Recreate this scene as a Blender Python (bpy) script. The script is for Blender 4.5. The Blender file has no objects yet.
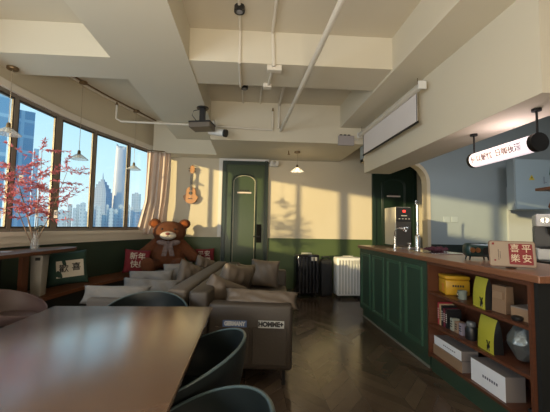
import bpy, bmesh, math, random
from mathutils import Vector, Matrix, Euler
random.seed(7)
S = bpy.context.scene
COL = S.collection
PI = math.pi
R = math.radians

# ------------------------------------------------------------------ camera
EYE = 1.32
F = 310.0
def make_camera():
    cd = bpy.data.cameras.new('camera')
    cd.sensor_width = 36; cd.lens = 36*F/550; cd.clip_end = 3000; cd.clip_start = .02
    o = bpy.data.objects.new('camera', cd); COL.objects.link(o)
    cd.shift_x = 10/550
    a = Vector(((248-265)/F, -(226-206)/F, -1)).normalized()        # the room's depth axis seen from the camera
    bz = (a.x - .022*a.y)/(-a.z)
    b = Vector((1, -.022, bz)).normalized()
    c = b.cross(a)
    m = Matrix((b, a, c)).to_4x4()                                   # camera -> world
    m.translation = Vector((0, 0, EYE))
    o.matrix_world = m
    S.camera = o
make_camera()

# ------------------------------------------------------------------ light
S.view_settings.view_transform = 'Standard'; S.view_settings.look = 'None'
S.view_settings.gamma = 1; S.view_settings.use_curve_mapping = False
S.view_settings.exposure = 0.14
wd = bpy.data.worlds.new('sky'); S.world = wd; wd.use_nodes = True
nt = wd.node_tree; bg = nt.nodes['Background']
tc = nt.nodes.new('ShaderNodeTexCoord'); sp = nt.nodes.new('ShaderNodeSeparateXYZ')
rp = nt.nodes.new('ShaderNodeValToRGB')
nt.links.new(tc.outputs['Generated'], sp.inputs[0]); nt.links.new(sp.outputs[2], rp.inputs[0])
rp.color_ramp.elements[0].position = 0.0; rp.color_ramp.elements[0].color = (.80, .95, 1, 1)
rp.color_ramp.elements[1].position = .5; rp.color_ramp.elements[1].color = (.34, .68, .96, 1)
e = rp.color_ramp.elements.new(.16); e.color = (.62, .89, .99, 1)
nt.links.new(rp.outputs[0], bg.inputs[0]); bg.inputs[1].default_value = 1.15

def sun(name, d, col, power, angle):
    l = bpy.data.lights.new(name, 'SUN'); l.color = col; l.energy = power; l.angle = R(angle)
    o = bpy.data.objects.new(name, l); COL.objects.link(o)
    o.rotation_euler = Vector(d).to_track_quat('-Z', 'Y').to_euler(); return o
sun('low_sun', (.743, .669, -.104), (1, .74, .36), 5.6, .9)
def area(name, loc, d, sx, sy, col, power):
    l = bpy.data.lights.new(name, 'AREA'); l.shape = 'RECTANGLE'; l.size = sx; l.size_y = sy
    l.color = col; l.energy = power
    o = bpy.data.objects.new(name, l); COL.objects.link(o); o.location = loc
    o.rotation_euler = Vector(d).to_track_quat('-Z', 'Y').to_euler(); return o
area('ceiling_fill_light', (-.3, -.9, 1.0), (.0, .55, 1), 2.8, 1.2, (1, .86, .66), 118)  # unseen fill light added behind the camera to brighten the ceiling
area('bay_fill_light', (-2.6, -.6, 2.0), (.8, .5, .45), 2.6, 1.3, (.88, .94, 1), 90)  # added area fill inside the bay, stands in for window daylight
area('kitchen_fill_light', (3.6, 2.2, 3.2), (0, .35, -1), 1.0, 1.2, (.88, .93, 1), 30)  # added unseen light that brightens the blue kitchen side

# ------------------------------------------------------------------ materials
MATS = {}
def mat(name, col, rough=.6, metal=0, bump=0, bscale=60, var=0, vscale=3, emit=None, estr=0, spec=None, coat=0, stretch=None, trans=0):
    if name in MATS: return MATS[name]
    m = bpy.data.materials.new(name); m.use_nodes = True; MATS[name] = m
    n = m.node_tree; p = n.nodes['Principled BSDF']
    p.inputs['Base Color'].default_value = (*col, 1)
    p.inputs['Roughness'].default_value = rough; p.inputs['Metallic'].default_value = metal
    if spec is not None: p.inputs['Specular IOR Level'].default_value = spec
    if coat: p.inputs['Coat Weight'].default_value = coat; p.inputs['Coat Roughness'].default_value = .22
    if emit: p.inputs['Emission Color'].default_value = (*emit, 1); p.inputs['Emission Strength'].default_value = estr
    if trans: p.inputs['Alpha'].default_value = 1-trans
    t = n.nodes.new('ShaderNodeTexCoord'); mp = n.nodes.new('ShaderNodeMapping')
    n.links.new(t.outputs['Object'], mp.inputs[0])
    if stretch: mp.inputs['Scale'].default_value = stretch
    if var or not bump:
        nz = n.nodes.new('ShaderNodeTexNoise'); nz.inputs['Scale'].default_value = vscale; nz.inputs['Detail'].default_value = 5
        n.links.new(mp.outputs[0], nz.inputs['Vector'])
        mx = n.nodes.new('ShaderNodeMix'); mx.data_type = 'RGBA'
        v = var or .04
        mx.inputs[6].default_value = (*[max(0, c*(1-v)) for c in col], 1); mx.inputs[7].default_value = (*[min(1, c*(1+v)) for c in col], 1)
        n.links.new(nz.outputs[0], mx.inputs[0]); n.links.new(mx.outputs[2], p.inputs['Base Color'])
    if bump:
        nb = n.nodes.new('ShaderNodeTexNoise'); nb.inputs['Scale'].default_value = bscale; nb.inputs['Detail'].default_value = 4
        n.links.new(mp.outputs[0], nb.inputs['Vector'])
        b = n.nodes.new('ShaderNodeBump'); b.inputs['Strength'].default_value = bump; b.inputs['Distance'].default_value = .01
        n.links.new(nb.outputs[0], b.inputs['Height']); n.links.new(b.outputs[0], p.inputs['Normal'])
    return m

cream = mat('cream_paint', (.62, .55, .42), .8, bump=.05, bscale=40)
ceil_m = mat('ceiling_paint', (.60, .54, .43), .85, bump=.05, bscale=30)
beam_m = mat('beam_paint', (.64, .59, .475), .85, bump=.05, bscale=30)
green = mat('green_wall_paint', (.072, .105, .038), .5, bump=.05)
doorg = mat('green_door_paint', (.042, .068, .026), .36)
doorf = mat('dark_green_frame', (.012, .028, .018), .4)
cabg = mat('green_cabinet_paint', (.030, .062, .042), .38)
blue = mat('pale_blue_wall', (.30, .35, .375), .5)
white = mat('white_paint', (.72, .70, .66), .5)
wtrim = mat('cream_trim', (.78, .72, .63), .5)
alu = mat('window_frame_metal', (.25, .215, .185), .45, .3)
wood = mat('red_brown_wood', (.105, .038, .020), .38, var=.35, vscale=5, stretch=(1, 10, 10))
woodb = mat('bench_wood', (.16, .058, .028), .35, var=.3, vscale=5, stretch=(6, 6, 20))
topw = mat('worktop_wood', (.22, .095, .05), .3, var=.3, vscale=5, stretch=(12, 1, 12), coat=.3)
tablew = mat('table_brown_leather', (.13, .068, .040), .26, spec=1.0, coat=1, var=.12, vscale=12, bump=.04, bscale=90)
black = mat('black_plastic', (.012, .012, .013), .4)
blackm = mat('black_metal', (.012, .011, .011), .45, .5)
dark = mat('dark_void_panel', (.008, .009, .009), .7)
chairm = mat('dark_teal_shell', (.008, .012, .013), .42)
chairrim = mat('dark_teal_rim', (.05, .075, .08), .3)
pinkm = mat('dusty_pink_shell', (.12, .08, .078), .5)
sofam = mat('taupe_leather', (.048, .037, .029), .48, bump=.15, bscale=50, var=.1)
sofab = mat('grey_fabric', (.12, .10, .085), .7, bump=.15, bscale=80)
pillm = mat('taupe_cushion', (.115, .088, .066), .5, bump=.5, bscale=9)
pillg = mat('light_grey_cushion', (.19, .178, .168), .7, bump=.6, bscale=12)
redm = mat('red_cushion_cloth', (.17, .010, .018), .8, bump=.2)
bagm = mat('dark_green_cushion_cloth', (.018, .05, .038), .8, bump=.3, bscale=15)
paper = mat('cream_cloth_panel', (.60, .54, .45), .8)
furm = mat('brown_plush', (.13, .040, .013), .95, bump=1.0, bscale=120, var=.3, vscale=30)
furh = mat('orange_brown_plush', (.30, .075, .014), .95, bump=1.0, bscale=120, var=.3, vscale=30)
muzz = mat('cream_plush', (.62, .55, .47), .95, bump=1.0, bscale=120)
scarf = mat('checked_ribbon', (.12, .06, .06), .7, var=.9, vscale=40)
chrome = mat('chrome', (.75, .74, .72), .18, 1)
steel = mat('brushed_steel', (.20, .185, .17), .3, .9)
steell = mat('pale_steel_side', (.62, .58, .50), .35, .5)
pipem = mat('cream_pipe_paint', (.68, .63, .54), .5)
brass = mat('aged_brass', (.22, .15, .08), .4, .8)
cord = mat('lamp_cord', (.35, .28, .20), .6)
silverc = mat('silver_plastic', (.55, .54, .50), .35, .2)
whitep = mat('white_plastic', (.70, .70, .68), .4)
yellow = mat('yellow_tin', (.55, .30, .02), .35)
yell2 = mat('yellow_green_pouch', (.42, .40, .04), .45, bump=.3, bscale=8)
kraft = mat('kraft_paper', (.24, .15, .09), .8)
carton = mat('brown_carton', (.28, .18, .11), .8)
whiteb = mat('white_carton', (.80, .82, .88), .5)
greyb = mat('grey_carton_side', (.22, .19, .18), .7)
foil = mat('silver_foil_bag', (.26, .29, .30), .36, .8, bump=1.0, bscale=14)
signr = mat('sign_red', (.22, .012, .018), .5)
signc = mat('sign_board', (.33, .255, .19), .5)
ink = mat('black_ink', (.02, .018, .018), .7)
gold = mat('pale_gold_ink', (.62, .50, .36), .5)
copper = mat('copper_knob', (.55, .26, .12), .3, .9)
teal = mat('teal_enamel', (.012, .035, .034), .3)
leafr = mat('red_leaf', (.68, .19, .21), .6, var=.3, vscale=6)
twig = mat('pale_twig', (.26, .17, .12), .7)
screenf = mat('grey_screen_cloth', (.74, .70, .70), .8)
curt = mat('pink_beige_curtain', (.66, .53, .45), .85)
ukem = mat('ukulele_wood', (.50, .24, .09), .4, var=.2, vscale=8)
rubber = mat('dark_rubber', (.02, .02, .02), .8)

def glass_mat():
    m = bpy.data.materials.new('clear_pane'); m.use_nodes = True; n = m.node_tree
    for x in list(n.nodes): n.nodes.remove(x)
    o = n.nodes.new('ShaderNodeOutputMaterial'); t = n.nodes.new('ShaderNodeBsdfTransparent'); g = n.nodes.new('ShaderNodeBsdfGlossy')
    g.inputs['Roughness'].default_value = .03; t.inputs[0].default_value = (.93, .96, .97, 1)
    mx = n.nodes.new('ShaderNodeMixShader'); mx.inputs[0].default_value = .05
    n.links.new(t.outputs[0], mx.inputs[1]); n.links.new(g.outputs[0], mx.inputs[2]); n.links.new(mx.outputs[0], o.inputs[0]); return m
glass = glass_mat()
def shade_mat(name, mixf, col):
    m = bpy.data.materials.new(name); m.use_nodes = True; n = m.node_tree
    for x in list(n.nodes): n.nodes.remove(x)
    o = n.nodes.new('ShaderNodeOutputMaterial'); t = n.nodes.new('ShaderNodeBsdfTransparent')
    p = n.nodes.new('ShaderNodeBsdfPrincipled'); p.inputs['Base Color'].default_value = (*col, 1); p.inputs['Roughness'].default_value = .1
    w = n.nodes.new('ShaderNodeTexWave'); w.inputs['Scale'].default_value = 40; tcn = n.nodes.new('ShaderNodeTexCoord')
    n.links.new(tcn.outputs['Object'], w.inputs['Vector'])
    ma = n.nodes.new('ShaderNodeMath'); ma.operation = 'MULTIPLY'; ma.inputs[1].default_value = .2
    mb = n.nodes.new('ShaderNodeMath'); mb.operation = 'ADD'; mb.inputs[1].default_value = mixf
    n.links.new(w.outputs[0], ma.inputs[0]); n.links.new(ma.outputs[0], mb.inputs[0])
    mx = n.nodes.new('ShaderNodeMixShader'); n.links.new(mb.outputs[0], mx.inputs[0])
    n.links.new(t.outputs[0], mx.inputs[1]); n.links.new(p.outputs[0], mx.inputs[2]); n.links.new(mx.outputs[0], o.inputs[0]); return m
shadeg = shade_mat('pleated_glass', .28, (.70, .70, .68))
vaseg = shade_mat('vase_glass', .06, (.8, .85, .85))

def floor_mat():
    m = bpy.data.materials.new('chevron_floor_tiles'); m.use_nodes = True; n = m.node_tree; p = n.nodes['Principled BSDF']
    def M(op, a, b=None):
        x = n.nodes.new('ShaderNodeMath'); x.operation = op
        for i, v in enumerate((a, b)):
            if v is None: continue
            if isinstance(v, (int, float)): x.inputs[i].default_value = v
            else: n.links.new(v, x.inputs[i])
        return x.outputs[0]
    t = n.nodes.new('ShaderNodeTexCoord'); s = n.nodes.new('ShaderNodeSeparateXYZ'); n.links.new(t.outputs['Object'], s.inputs[0])
    W, B = .62, .155
    u = M('DIVIDE', s.outputs[0], W); fu = M('FRACT', u); col = M('FLOOR', u)
    tri = M('ABSOLUTE', M('SUBTRACT', fu, .5)); v = M('DIVIDE', M('ADD', s.outputs[1], M('MULTIPLY', tri, W*1.15)), B)
    fv = M('FRACT', v); row = M('FLOOR', v)
    half = M('FLOOR', M('MULTIPLY', u, 2))
    g1 = M('LESS_THAN', fv, .035); g2 = M('LESS_THAN', M('FRACT', M('MULTIPLY', u, 2)), .012)
    gr = M('MAXIMUM', g1, g2)
    cb = n.nodes.new('ShaderNodeCombineXYZ'); n.links.new(half, cb.inputs[0]); n.links.new(row, cb.inputs[1])
    wn = n.nodes.new('ShaderNodeTexWhiteNoise'); n.links.new(cb.outputs[0], wn.inputs[0])
    nz = n.nodes.new('ShaderNodeTexNoise'); nz.inputs['Scale'].default_value = 9; nz.inputs['Detail'].default_value = 6
    n.links.new(t.outputs['Object'], nz.inputs['Vector'])
    f = M('ADD', M('MULTIPLY', wn.outputs[0], .6), M('MULTIPLY', nz.outputs[0], .4))
    mx = n.nodes.new('ShaderNodeMix'); mx.data_type = 'RGBA'
    mx.inputs[6].default_value = (.042, .029, .022, 1); mx.inputs[7].default_value = (.125, .090, .066, 1)
    n.links.new(f, mx.inputs[0])
    m2 = n.nodes.new('ShaderNodeMix'); m2.data_type = 'RGBA'; m2.inputs[7].default_value = (.035, .026, .02, 1)
    n.links.new(M('MULTIPLY', gr, .8), m2.inputs[0]); n.links.new(mx.outputs[2], m2.inputs[6]); n.links.new(m2.outputs[2], p.inputs['Base Color'])
    n.links.new(M('ADD', M('MULTIPLY', wn.outputs[0], .10), .17), p.inputs['Roughness'])
    return m

def facade_mat(name, col, win, sx, sy, mortar=.35, rough=.5):
    m = bpy.data.materials.new(name); m.use_nodes = True; n = m.node_tree; p = n.nodes['Principled BSDF']
    t = n.nodes.new('ShaderNodeTexCoord'); s = n.nodes.new('ShaderNodeSeparateXYZ'); n.links.new(t.outputs['Object'], s.inputs[0])
    a = n.nodes.new('ShaderNodeMath'); a.operation = 'ADD'; n.links.new(s.outputs[0], a.inputs[0]); n.links.new(s.outputs[1], a.inputs[1])
    c = n.nodes.new('ShaderNodeCombineXYZ'); n.links.new(a.outputs[0], c.inputs[0]); n.links.new(s.outputs[2], c.inputs[1])
    b = n.nodes.new('ShaderNodeTexBrick'); b.offset = 0; b.inputs['Scale'].default_value = 1
    b.inputs['Brick Width'].default_value = sx; b.inputs['Row Height'].default_value = sy; b.inputs['Mortar Size'].default_value = mortar
    b.inputs['Color1'].default_value = (*win, 1); b.inputs['Color2'].default_value = (*[w*.8 for w in win], 1); b.inputs['Mortar'].default_value = (*col, 1)
    n.links.new(c.outputs[0], b.inputs['Vector']); n.links.new(b.outputs[0], p.inputs['Base Color']); p.inputs['Roughness'].default_value = rough
    return m

# ------------------------------------------------------------------ mesh helpers
class MB:
    def __init__(s): s.bm = bmesh.new()
    def _x(s, vs, M):
        if M is not None:
            for v in vs: v.co = M @ v.co
    def box(s, x0, x1, y0, y1, z0, z1, M=None, bev=0):
        c = [s.bm.verts.new((x, y, z)) for x in (x0, x1) for y in (y0, y1) for z in (z0, z1)]
        fs = [s.bm.faces.new([c[i] for i in q]) for q in ((0,1,3,2),(4,6,7,5),(0,4,5,1),(2,3,7,6),(0,2,6,4),(1,5,7,3))]
        vs = c
        if bev:
            es = list({e for f in fs for e in f.edges})
            r = bmesh.ops.bevel(s.bm, geom=es, offset=bev, segments=3, affect='EDGES', profile=.5)
            vs = list({v for f in r['faces'] for v in f.verts} | {v for v in c if v.is_valid})
        s._x(vs, M); return s
    def lathe(s, prof, seg=24, M=None, cap=True, pleat=0, npl=0):
        rings = []; allv = []
        for r, z in prof:
            ring = []
            for i in range(seg):
                a = 2*PI*i/seg; rr = r*(1+pleat*math.cos(a*npl)) if pleat else r
                ring.append(s.bm.verts.new((rr*math.cos(a), rr*math.sin(a), z)))
            rings.append(ring); allv += ring
        for A, B in zip(rings, rings[1:]):
            for i in range(seg):
                j = (i+1) % seg; s.bm.faces.new((A[i], A[j], B[j], B[i]))
        if cap:
            s.bm.faces.new(list(reversed(rings[0]))); s.bm.faces.new(rings[-1])
        s._x(allv, M); return s
    def cyl(s, p0, p1, r0, r1=None, seg=16):
        p0 = Vector(p0); p1 = Vector(p1); r1 = r0 if r1 is None else r1
        d = p1-p0; q = d.to_track_quat('Z', 'Y').to_matrix().to_4x4(); q.translation = p0
        return s.lathe([(r0, 0), (r1, d.length)], seg, q)
    def tube(s, pts, r, seg=8, r1=None):
        pts = [Vector(p) for p in pts]; r1 = r if r1 is None else r1; rings = []
        for i, p in enumerate(pts):
            d = (pts[min(i+1, len(pts)-1)]-pts[max(i-1, 0)]).normalized()
            up = Vector((0, 0, 1)) if abs(d.z) < .9 else Vector((1, 0, 0))
            a = d.cross(up).normalized(); b = d.cross(a).normalized(); rr = r+(r1-r)*i/max(1, len(pts)-1)
            rings.append([s.bm.verts.new(p+a*math.cos(2*PI*k/seg)*rr+b*math.sin(2*PI*k/seg)*rr) for k in range(seg)])
        for A, B in zip(rings, rings[1:]):
            for i in range(seg): s.bm.faces.new((A[i], A[(i+1) % seg], B[(i+1) % seg], B[i]))
        s.bm.faces.new(list(reversed(rings[0]))); s.bm.faces.new(rings[-1]); return s
    def prism(s, out, h, M=None):      # outline in XY, extruded along +Z by h
        a = [s.bm.verts.new((x, y, 0)) for x, y in out]; b = [s.bm.verts.new((x, y, h)) for x, y in out]
        s.bm.faces.new(list(reversed(a))); s.bm.faces.new(b); n = len(out)
        for i in range(n): s.bm.faces.new((a[i], a[(i+1) % n], b[(i+1) % n], b[i]))
        s._x(a+b, M); return s
    def ball(s, c, rx, ry=None, rz=None, seg=20, M=None):
        ry = ry or rx; rz = rz or rx
        r = bmesh.ops.create_uvsphere(s.bm, u_segments=seg, v_segments=max(6, seg*2//3), radius=1)
        for v in r['verts']: v.co = Vector((v.co.x*rx, v.co.y*ry, v.co.z*rz))
        if M is not None: s._x(r['verts'], M)
        for v in r['verts']: v.co += Vector(c)
        return s
    def grid(s, nu, nv, fn, closeu=False):
        g = [[s.bm.verts.new(fn(i/(nu if closeu else nu-1), j/(nv-1))) for j in range(nv)] for i in range(nu)]
        for i in range(nu if closeu else nu-1):
            for j in range(nv-1):
                k = (i+1) % nu; s.bm.faces.new((g[i][j], g[k][j], g[k][j+1], g[i][j+1]))
        return s
    def build(s, name, m, parent=None, smooth=False, loc=None, rot=None):
        bmesh.ops.recalc_face_normals(s.bm, faces=s.bm.faces)
        me = bpy.data.meshes.new(name); s.bm.to_mesh(me); s.bm.free()
        if smooth:
            for p in me.polygons: p.use_smooth = True
            if smooth == 'auto': me.set_sharp_from_angle(angle=R(35))
        me.materials.append(m)
        o = bpy.data.objects.new(name, me); COL.objects.link(o)
        if parent: o.parent = parent
        if loc: o.location = loc
        if rot: o.rotation_euler = rot
        return o
def tag(o, label, cat, group=None, kind=None):
    o['label'] = label; o['category'] = cat
    if group: o['group'] = group
    if kind: o['kind'] = kind
    return o
SKEW = .055                      # the room is a little out of square: things further right stand a little nearer
def sk(loc):
    d = loc[2]-EYE if loc[2] > 2.2 else 0
    if 1.6 < loc[0] < 2.1 and loc[2] < 1 and loc[1] < 3.1: return (loc[0], loc[1]-.095+.065, loc[2])
    return (loc[0]-.023*d, loc[1]-(SKEW*loc[0]+.06*d if loc[1] < 6.3 else 0), loc[2])
def thing(name, label, cat, loc=(0, 0, 0), rz=0, group=None, rot=None):
    loc = sk(loc)
    o = bpy.data.objects.new(name, None); COL.objects.link(o); o.location = loc
    o.rotation_euler = rot or (0, 0, rz); o.empty_display_size = .1
    return tag(o, label, cat, group)
def struct(o): o['kind'] = 'structure'; return o
def sbox(name, m, *b): return struct(MB().box(*b).build(name, m))
def dup(root, loc, rz=None, label=None):
    r = root.copy(); COL.objects.link(r); r.scale = (1, 1, 1); r.location = sk(loc)
    if rz is not None: r.rotation_euler = (0, 0, rz)
    if label: r['label'] = label
    for ch in list(root.children):
        c = ch.copy(); COL.objects.link(c); c.parent = r
        for g in ch.children:
            d = g.copy(); COL.objects.link(d); d.parent = c
    return r
def text(name, body, size, m, parent, M, depth=.0015, bold=0, sx=1, spacing=1, kids=True):
    c = bpy.data.curves.new(name, 'FONT'); c.body = body; c.size = size; c.extrude = depth; c.offset = bold
    c.align_x = 'CENTER'; c.align_y = 'CENTER'; c.space_character = spacing
    o = bpy.data.objects.new(name+'_curve', c); COL.objects.link(o)
    bpy.context.view_layer.update()
    me = bpy.data.meshes.new_from_object(o.evaluated_get(bpy.context.evaluated_depsgraph_get()))
    bpy.data.objects.remove(o); bpy.data.curves.remove(c)
    me.transform(M @ Matrix.Diagonal((sx, 1, 1, 1))); me.name = name
    me.materials.clear(); me.materials.append(m)
    t = bpy.data.objects.new(name, me); COL.objects.link(t); t.parent = parent; return t
def frame(origin, xdir, ydir):
    x = Vector(xdir).normalized(); y = Vector(ydir).normalized(); z = x.cross(y).normalized(); y = z.cross(x)
    m = Matrix((x, y, z)).transposed().to_4x4(); m.translation = Vector(origin); return m

# ------------------------------------------------------------------ room shell
CZ = 3.44
NW = 5.6   # right wall
fl = struct(MB().box(-3.3, NW, -2.6, 6.9, -.1, 0).build('floor', floor_mat()))
sbox('ceiling', ceil_m, -3.4, NW, -2.6, 6.9, CZ, CZ+.1)
wf = struct(MB().box(-2.0, NW, 6.7, 6.85, 0, CZ).build('wall_far', cream))
sbox('wall_back', cream, -3.4, NW, -2.7, -2.6, -.1, CZ)
sbox('wall_right', blue, NW, NW+.1, -2.6, 6.85, -.1, CZ)
# green dado on the far wall with its trim line
def dado(name, x0, x1, y, m=green):
    sbox(name, m, x0, x1, y-.012, y, 0, 1.045)
dado('trim_1', -1.95, -.575, 6.7); dado('trim_2', .43, 2.72, 6.7)
sbox('trim_3', green, -1.95, -.575, 6.675, 6.7, 1.045, 1.07); sbox('trim_4', green, .43, 2.72, 6.675, 6.7, 1.045, 1.07)
# curved window wall
CURVE = [(-1.98, 6.52), (-2.06, 6.33), (-2.27, 5.76), (-2.53, 5.11), (-2.70, 4.5), (-2.82, 3.75), (-2.87, 3.03), (-2.89, 2.1), (-2.9, 1.0), (-2.9, -.2), (-2.9, -1.4), (-2.9, -2.6)]
def spline(pts, n=6):
    out = []
    P = [Vector(p) for p in pts]
    for i in range(len(P)-1):
        p0 = P[max(i-1, 0)]; p1 = P[i]; p2 = P[i+1]; p3 = P[min(i+2, len(P)-1)]
        for k in range(n):
            t = k/n
            out.append(.5*((2*p1)+(-p0+p2)*t+(2*p0-5*p1+4*p2-p3)*t*t+(-p0+3*p1-3*p2+p3)*t**3))
    out.append(P[-1]); return out
CURVE = [(x, y-SKEW*x-(.05 if y < 5.5 else 0) if y > -2 else y) for x, y in CURVE]
SP = spline(CURVE)
def offs(d):
    out = []
    for i, p in enumerate(SP):
        t = (SP[min(i+1, len(SP)-1)]-SP[max(i-1, 0)]).normalized()
        n = Vector((-t.y, t.x))    # towards the room? fixed below
        if n.x < 0: n = -n
        out.append(p+n*d)
    return out
def band(name, m, d0, d1, z0, z1, i0=0, i1=None):
    a = offs(d0)[i0:i1]; b = offs(d1)[i0:i1]; mb = MB(); rows = []
    for p, q in zip(a, b):
        rows.append([mb.bm.verts.new((v.x, v.y, z)) for v, z in ((p, z0), (q, z0), (q, z1), (p, z1))])
    for A, B in zip(rows, rows[1:]):
        for k in range(4): mb.bm.faces.new((A[k], A[(k+1) % 4], B[(k+1) % 4], B[k]))
    mb.bm.faces.new(rows[0]); mb.bm.faces.new(list(reversed(rows[-1])))
    return mb.build(name, m, smooth='auto')
ZS, ZT = 1.20, 2.86
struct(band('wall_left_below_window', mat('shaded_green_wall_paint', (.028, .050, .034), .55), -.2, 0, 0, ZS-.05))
struct(band('wall_left_above_window', cream, -.2, .02, ZT, CZ))
struct(band('window_sill', wtrim, -.2, .10, ZS-.05, ZS))
struct(band('trim_5', wtrim, 0, .055, ZS-.14, ZS-.05))
struct(band('trim_6', wtrim, 0, .03, 1.02, ZS-.14))
struct(band('trim_7', wtrim, .02, .07, ZT-.02, ZT+.07))
struct(band('ceiling_curtain_rail', wtrim, .10, .14, CZ-.025, CZ, 0, 60))
struct(band('ceiling_curtain_track', brass, .16, .175, CZ-.02, CZ, 0, 60))
sbox('sun_blocker_left', cream, -2.88, -2.80, -2.6, .75, ZS, 2.12)  # unseen panel added to keep the low sun off the bookcase
# the short return between bay and far wall
sbox('wall_left_return', cream, -2.03, -1.96, 6.60, 6.7, 0, CZ)
# windows: one per section
MUL = [(-2.06, 6.33), (-2.27, 5.76), (-2.545, 5.06), (-2.725, 4.38), (-2.825, 3.70), (-2.87, 3.03), (-2.89, 2.1), (-2.9, 1.0), (-2.9, -.2), (-2.9, -1.4), (-2.9, -2.58)]
MUL = [(x, y-SKEW*x-(.05 if y < 5.5 else 0) if y > -2 else y) for x, y in MUL]
HW = [.03, .024, .026, .050, .026, .022, .075, .04, .04, .04, .03]
for i in range(len(MUL)-1):
    a = Vector(MUL[i]); b = Vector(MUL[i+1]); d = (b-a); L = d.length; ang = math.atan2(d.y, d.x)
    root = bpy.data.objects.new('window_%d' % (i+1), None); COL.objects.link(root); struct(root)
    root.location = (a.x, a.y, ZS); root.rotation_euler = (0, 0, ang)
    h = ZT-ZS; w0 = HW[i]; w1 = HW[i+1]
    mb = MB(); mb.box(0, w0, -.02, .02, 0, h); mb.box(L-w1, L, -.02, .02, 0, h)
    mb.box(w0, L-w1, -.03, .03, 0, .04); mb.box(w0, L-w1, -.03, .03, h-.06, h)
    mb.build('window_frame', alu, root)
    mb = MB(); t = .022
    mb.box(w0, w0+t, -.012, .012, .04, h-.06); mb.box(L-w1-t, L-w1, -.012, .012, .04, h-.06)
    mb.box(w0+t, L-w1-t, -.012, .012, .04, .04+t); mb.box(w0+t, L-w1-t, -.012, .012, h-.06-t, h-.06)
    mb.build('sash', mat('bronze_sash', (.10, .085, .07), .4, .5), root)
    MB().box(w0+t, L-w1-t, .0, .006, .04+t, h-.06-t).build('window_glass', glass, root)
# beams
sbox('ceiling_beam', beam_m, -1.49, -.67, -2.6, 6.33, 3.07, CZ)
sbox('ceiling_beam.001', beam_m, -.67, 1.56, 3.25, 3.79, 3.08, CZ)
sbox('ceiling_beam.002', beam_m, -2.86, -1.49, 3.27, 3.76, 3.08, CZ)
sbox('ceiling_beam.003', beam_m, 1.56, 1.98, -2.6, 5.20, 3.05, CZ)
sbox('ceiling_beam.004', beam_m, -.67, 1.98, 5.20, 6.7, 2.77, CZ)
sbox('ceiling_beam.005', beam_m, -1.96, -.67, 6.33, 6.7, 2.77, CZ)
sbox('ceiling_beam.006', beam_m, 1.98, 2.43, 1.95, 5.20, 2.263, CZ)
# alcove wall with a rounded opening
mb = MB(); ox0, ox1, oz, rr = 2.0, 3.15, 2.49, .36
out = [(NW, 0), (NW, CZ), (ox0, CZ), (ox0, oz)]
for k in range(9):
    a = PI/2*(1-k/8); out.append((ox1-rr+rr*math.cos(a), oz-rr+rr*math.sin(a)))
out += [(ox1, 0)]
mb.prism(out, .14, frame((0, 5.44, 0), (1, 0, 0), (0, 0, 1))); struct(mb.build('wall_alcove', blue))
mb = MB(); ins = []; ous = []
for k in range(9):
    a = PI/2*(1-k/8); ins.append((ox1-rr+(rr-.005)*math.cos(a), oz-rr+(rr-.005)*math.sin(a))); ous.append((ox1-rr+(rr+.055)*math.cos(a), oz-rr+(rr+.055)*math.sin(a)))
out = [(ox0, oz-.005)]+ins+[(ox1-.005, 0), (ox1+.055, 0)]+list(reversed(ous))+[(ox0, oz+.055)]
mb.prism(out, .165, frame((0, 5.45, 0), (1, 0, 0), (0, 0, 1))); struct(mb.build('trim_8', mat('cream_arch', (.62, .53, .38), .6)))
sbox('trim_9', mat('black_green_dado', (.012, .02, .018), .4), ox1+.056, NW, 5.27, 5.30, 0, 1.06)
sbox('trim_10', mat('grey_white_tile', (.42, .45, .46), .4), 4.62, NW, 5.262, 5.30, 1.061, 2.1)

# ------------------------------------------------------------------ doors
def make_door(n, x0, x1):
    root = bpy.data.objects.new('door_%d' % n, None); COL.objects.link(root); struct(root); root.location = (x0, 6.7, 0)
    w = x1-x0; h = 2.72; fw = .075
    mb = MB(); mb.box(0, fw, -.06, 0, 0, h); mb.box(w-fw, w, -.06, 0, 0, h); mb.box(fw, w-fw, -.06, 0, h-fw, h)
    mb.build('door_frame', doorf, root)
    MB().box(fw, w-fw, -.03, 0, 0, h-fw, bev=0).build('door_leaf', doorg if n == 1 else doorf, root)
    # arched moulding
    a0, a1, zt = .24, w-.28, h-.33; r = (a1-a0)/2; cx = (a0+a1)/2
    pts = [(a0, -.033, .12)]+[(a0, -.033, zt-r*.55)]
    for k in range(13):
        a = PI-PI*k/12; pts.append((cx+r*math.cos(a), -.033, zt-r*.55+r*.62*math.sin(a)))
    pts += [(a1, -.033, .12)]
    MB().tube(pts, .009, 6).build('arch_moulding', (mat('cream_moulding', (.50, .46, .33), .5) if n == 1 else mat('dark_moulding', (.03, .05, .04), .5)), root, True)
    pt = [(x, y+.02*(1 if x < cx else -1)*0, z) for x, y, z in pts]
    pt = [(cx+(x-cx)*1.12, -.033, z+.03) for x, y, z in pts]
    MB().tube(pt, .012, 6).build('outer_moulding', doorf, root, True)
    pl = MB().box(cx-.15, cx+.15, -.045, -.031, 2.02, 2.05).build('name_strip', mat('pink_white_strip', (.75, .62, .55), .5), root)
    mb = MB()
    for k in range(4): mb.box(cx-.10+k*.055, cx-.065+k*.055, -.04, -.03, 2.065, 2.10)
    mb.build('small_lettering', ink, root)
    lk = MB().box(w-.235, w-.13, -.055, -.03, .97, 1.36, bev=.008).build('door_handle', mat('matt_black', (.006, .006, .006), .85, spec=.1), root)
    MB().cyl((w-.17, -.055, 1.10), (w-.17, -.09, 1.10), .014).box(w-.30, w-.15, -.10, -.08, 1.085, 1.11).build('lever', blackm, lk)
    return root
make_door(1, -.565, .415)
make_door(2, 2.72, 3.72)
sbox('trim_11', white, -.65, -.575, 6.66, 6.7, 1.08, 2.77); sbox('trim_12', white, -.575, .425, 6.66, 6.7, 2.725, 2.77)

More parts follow.
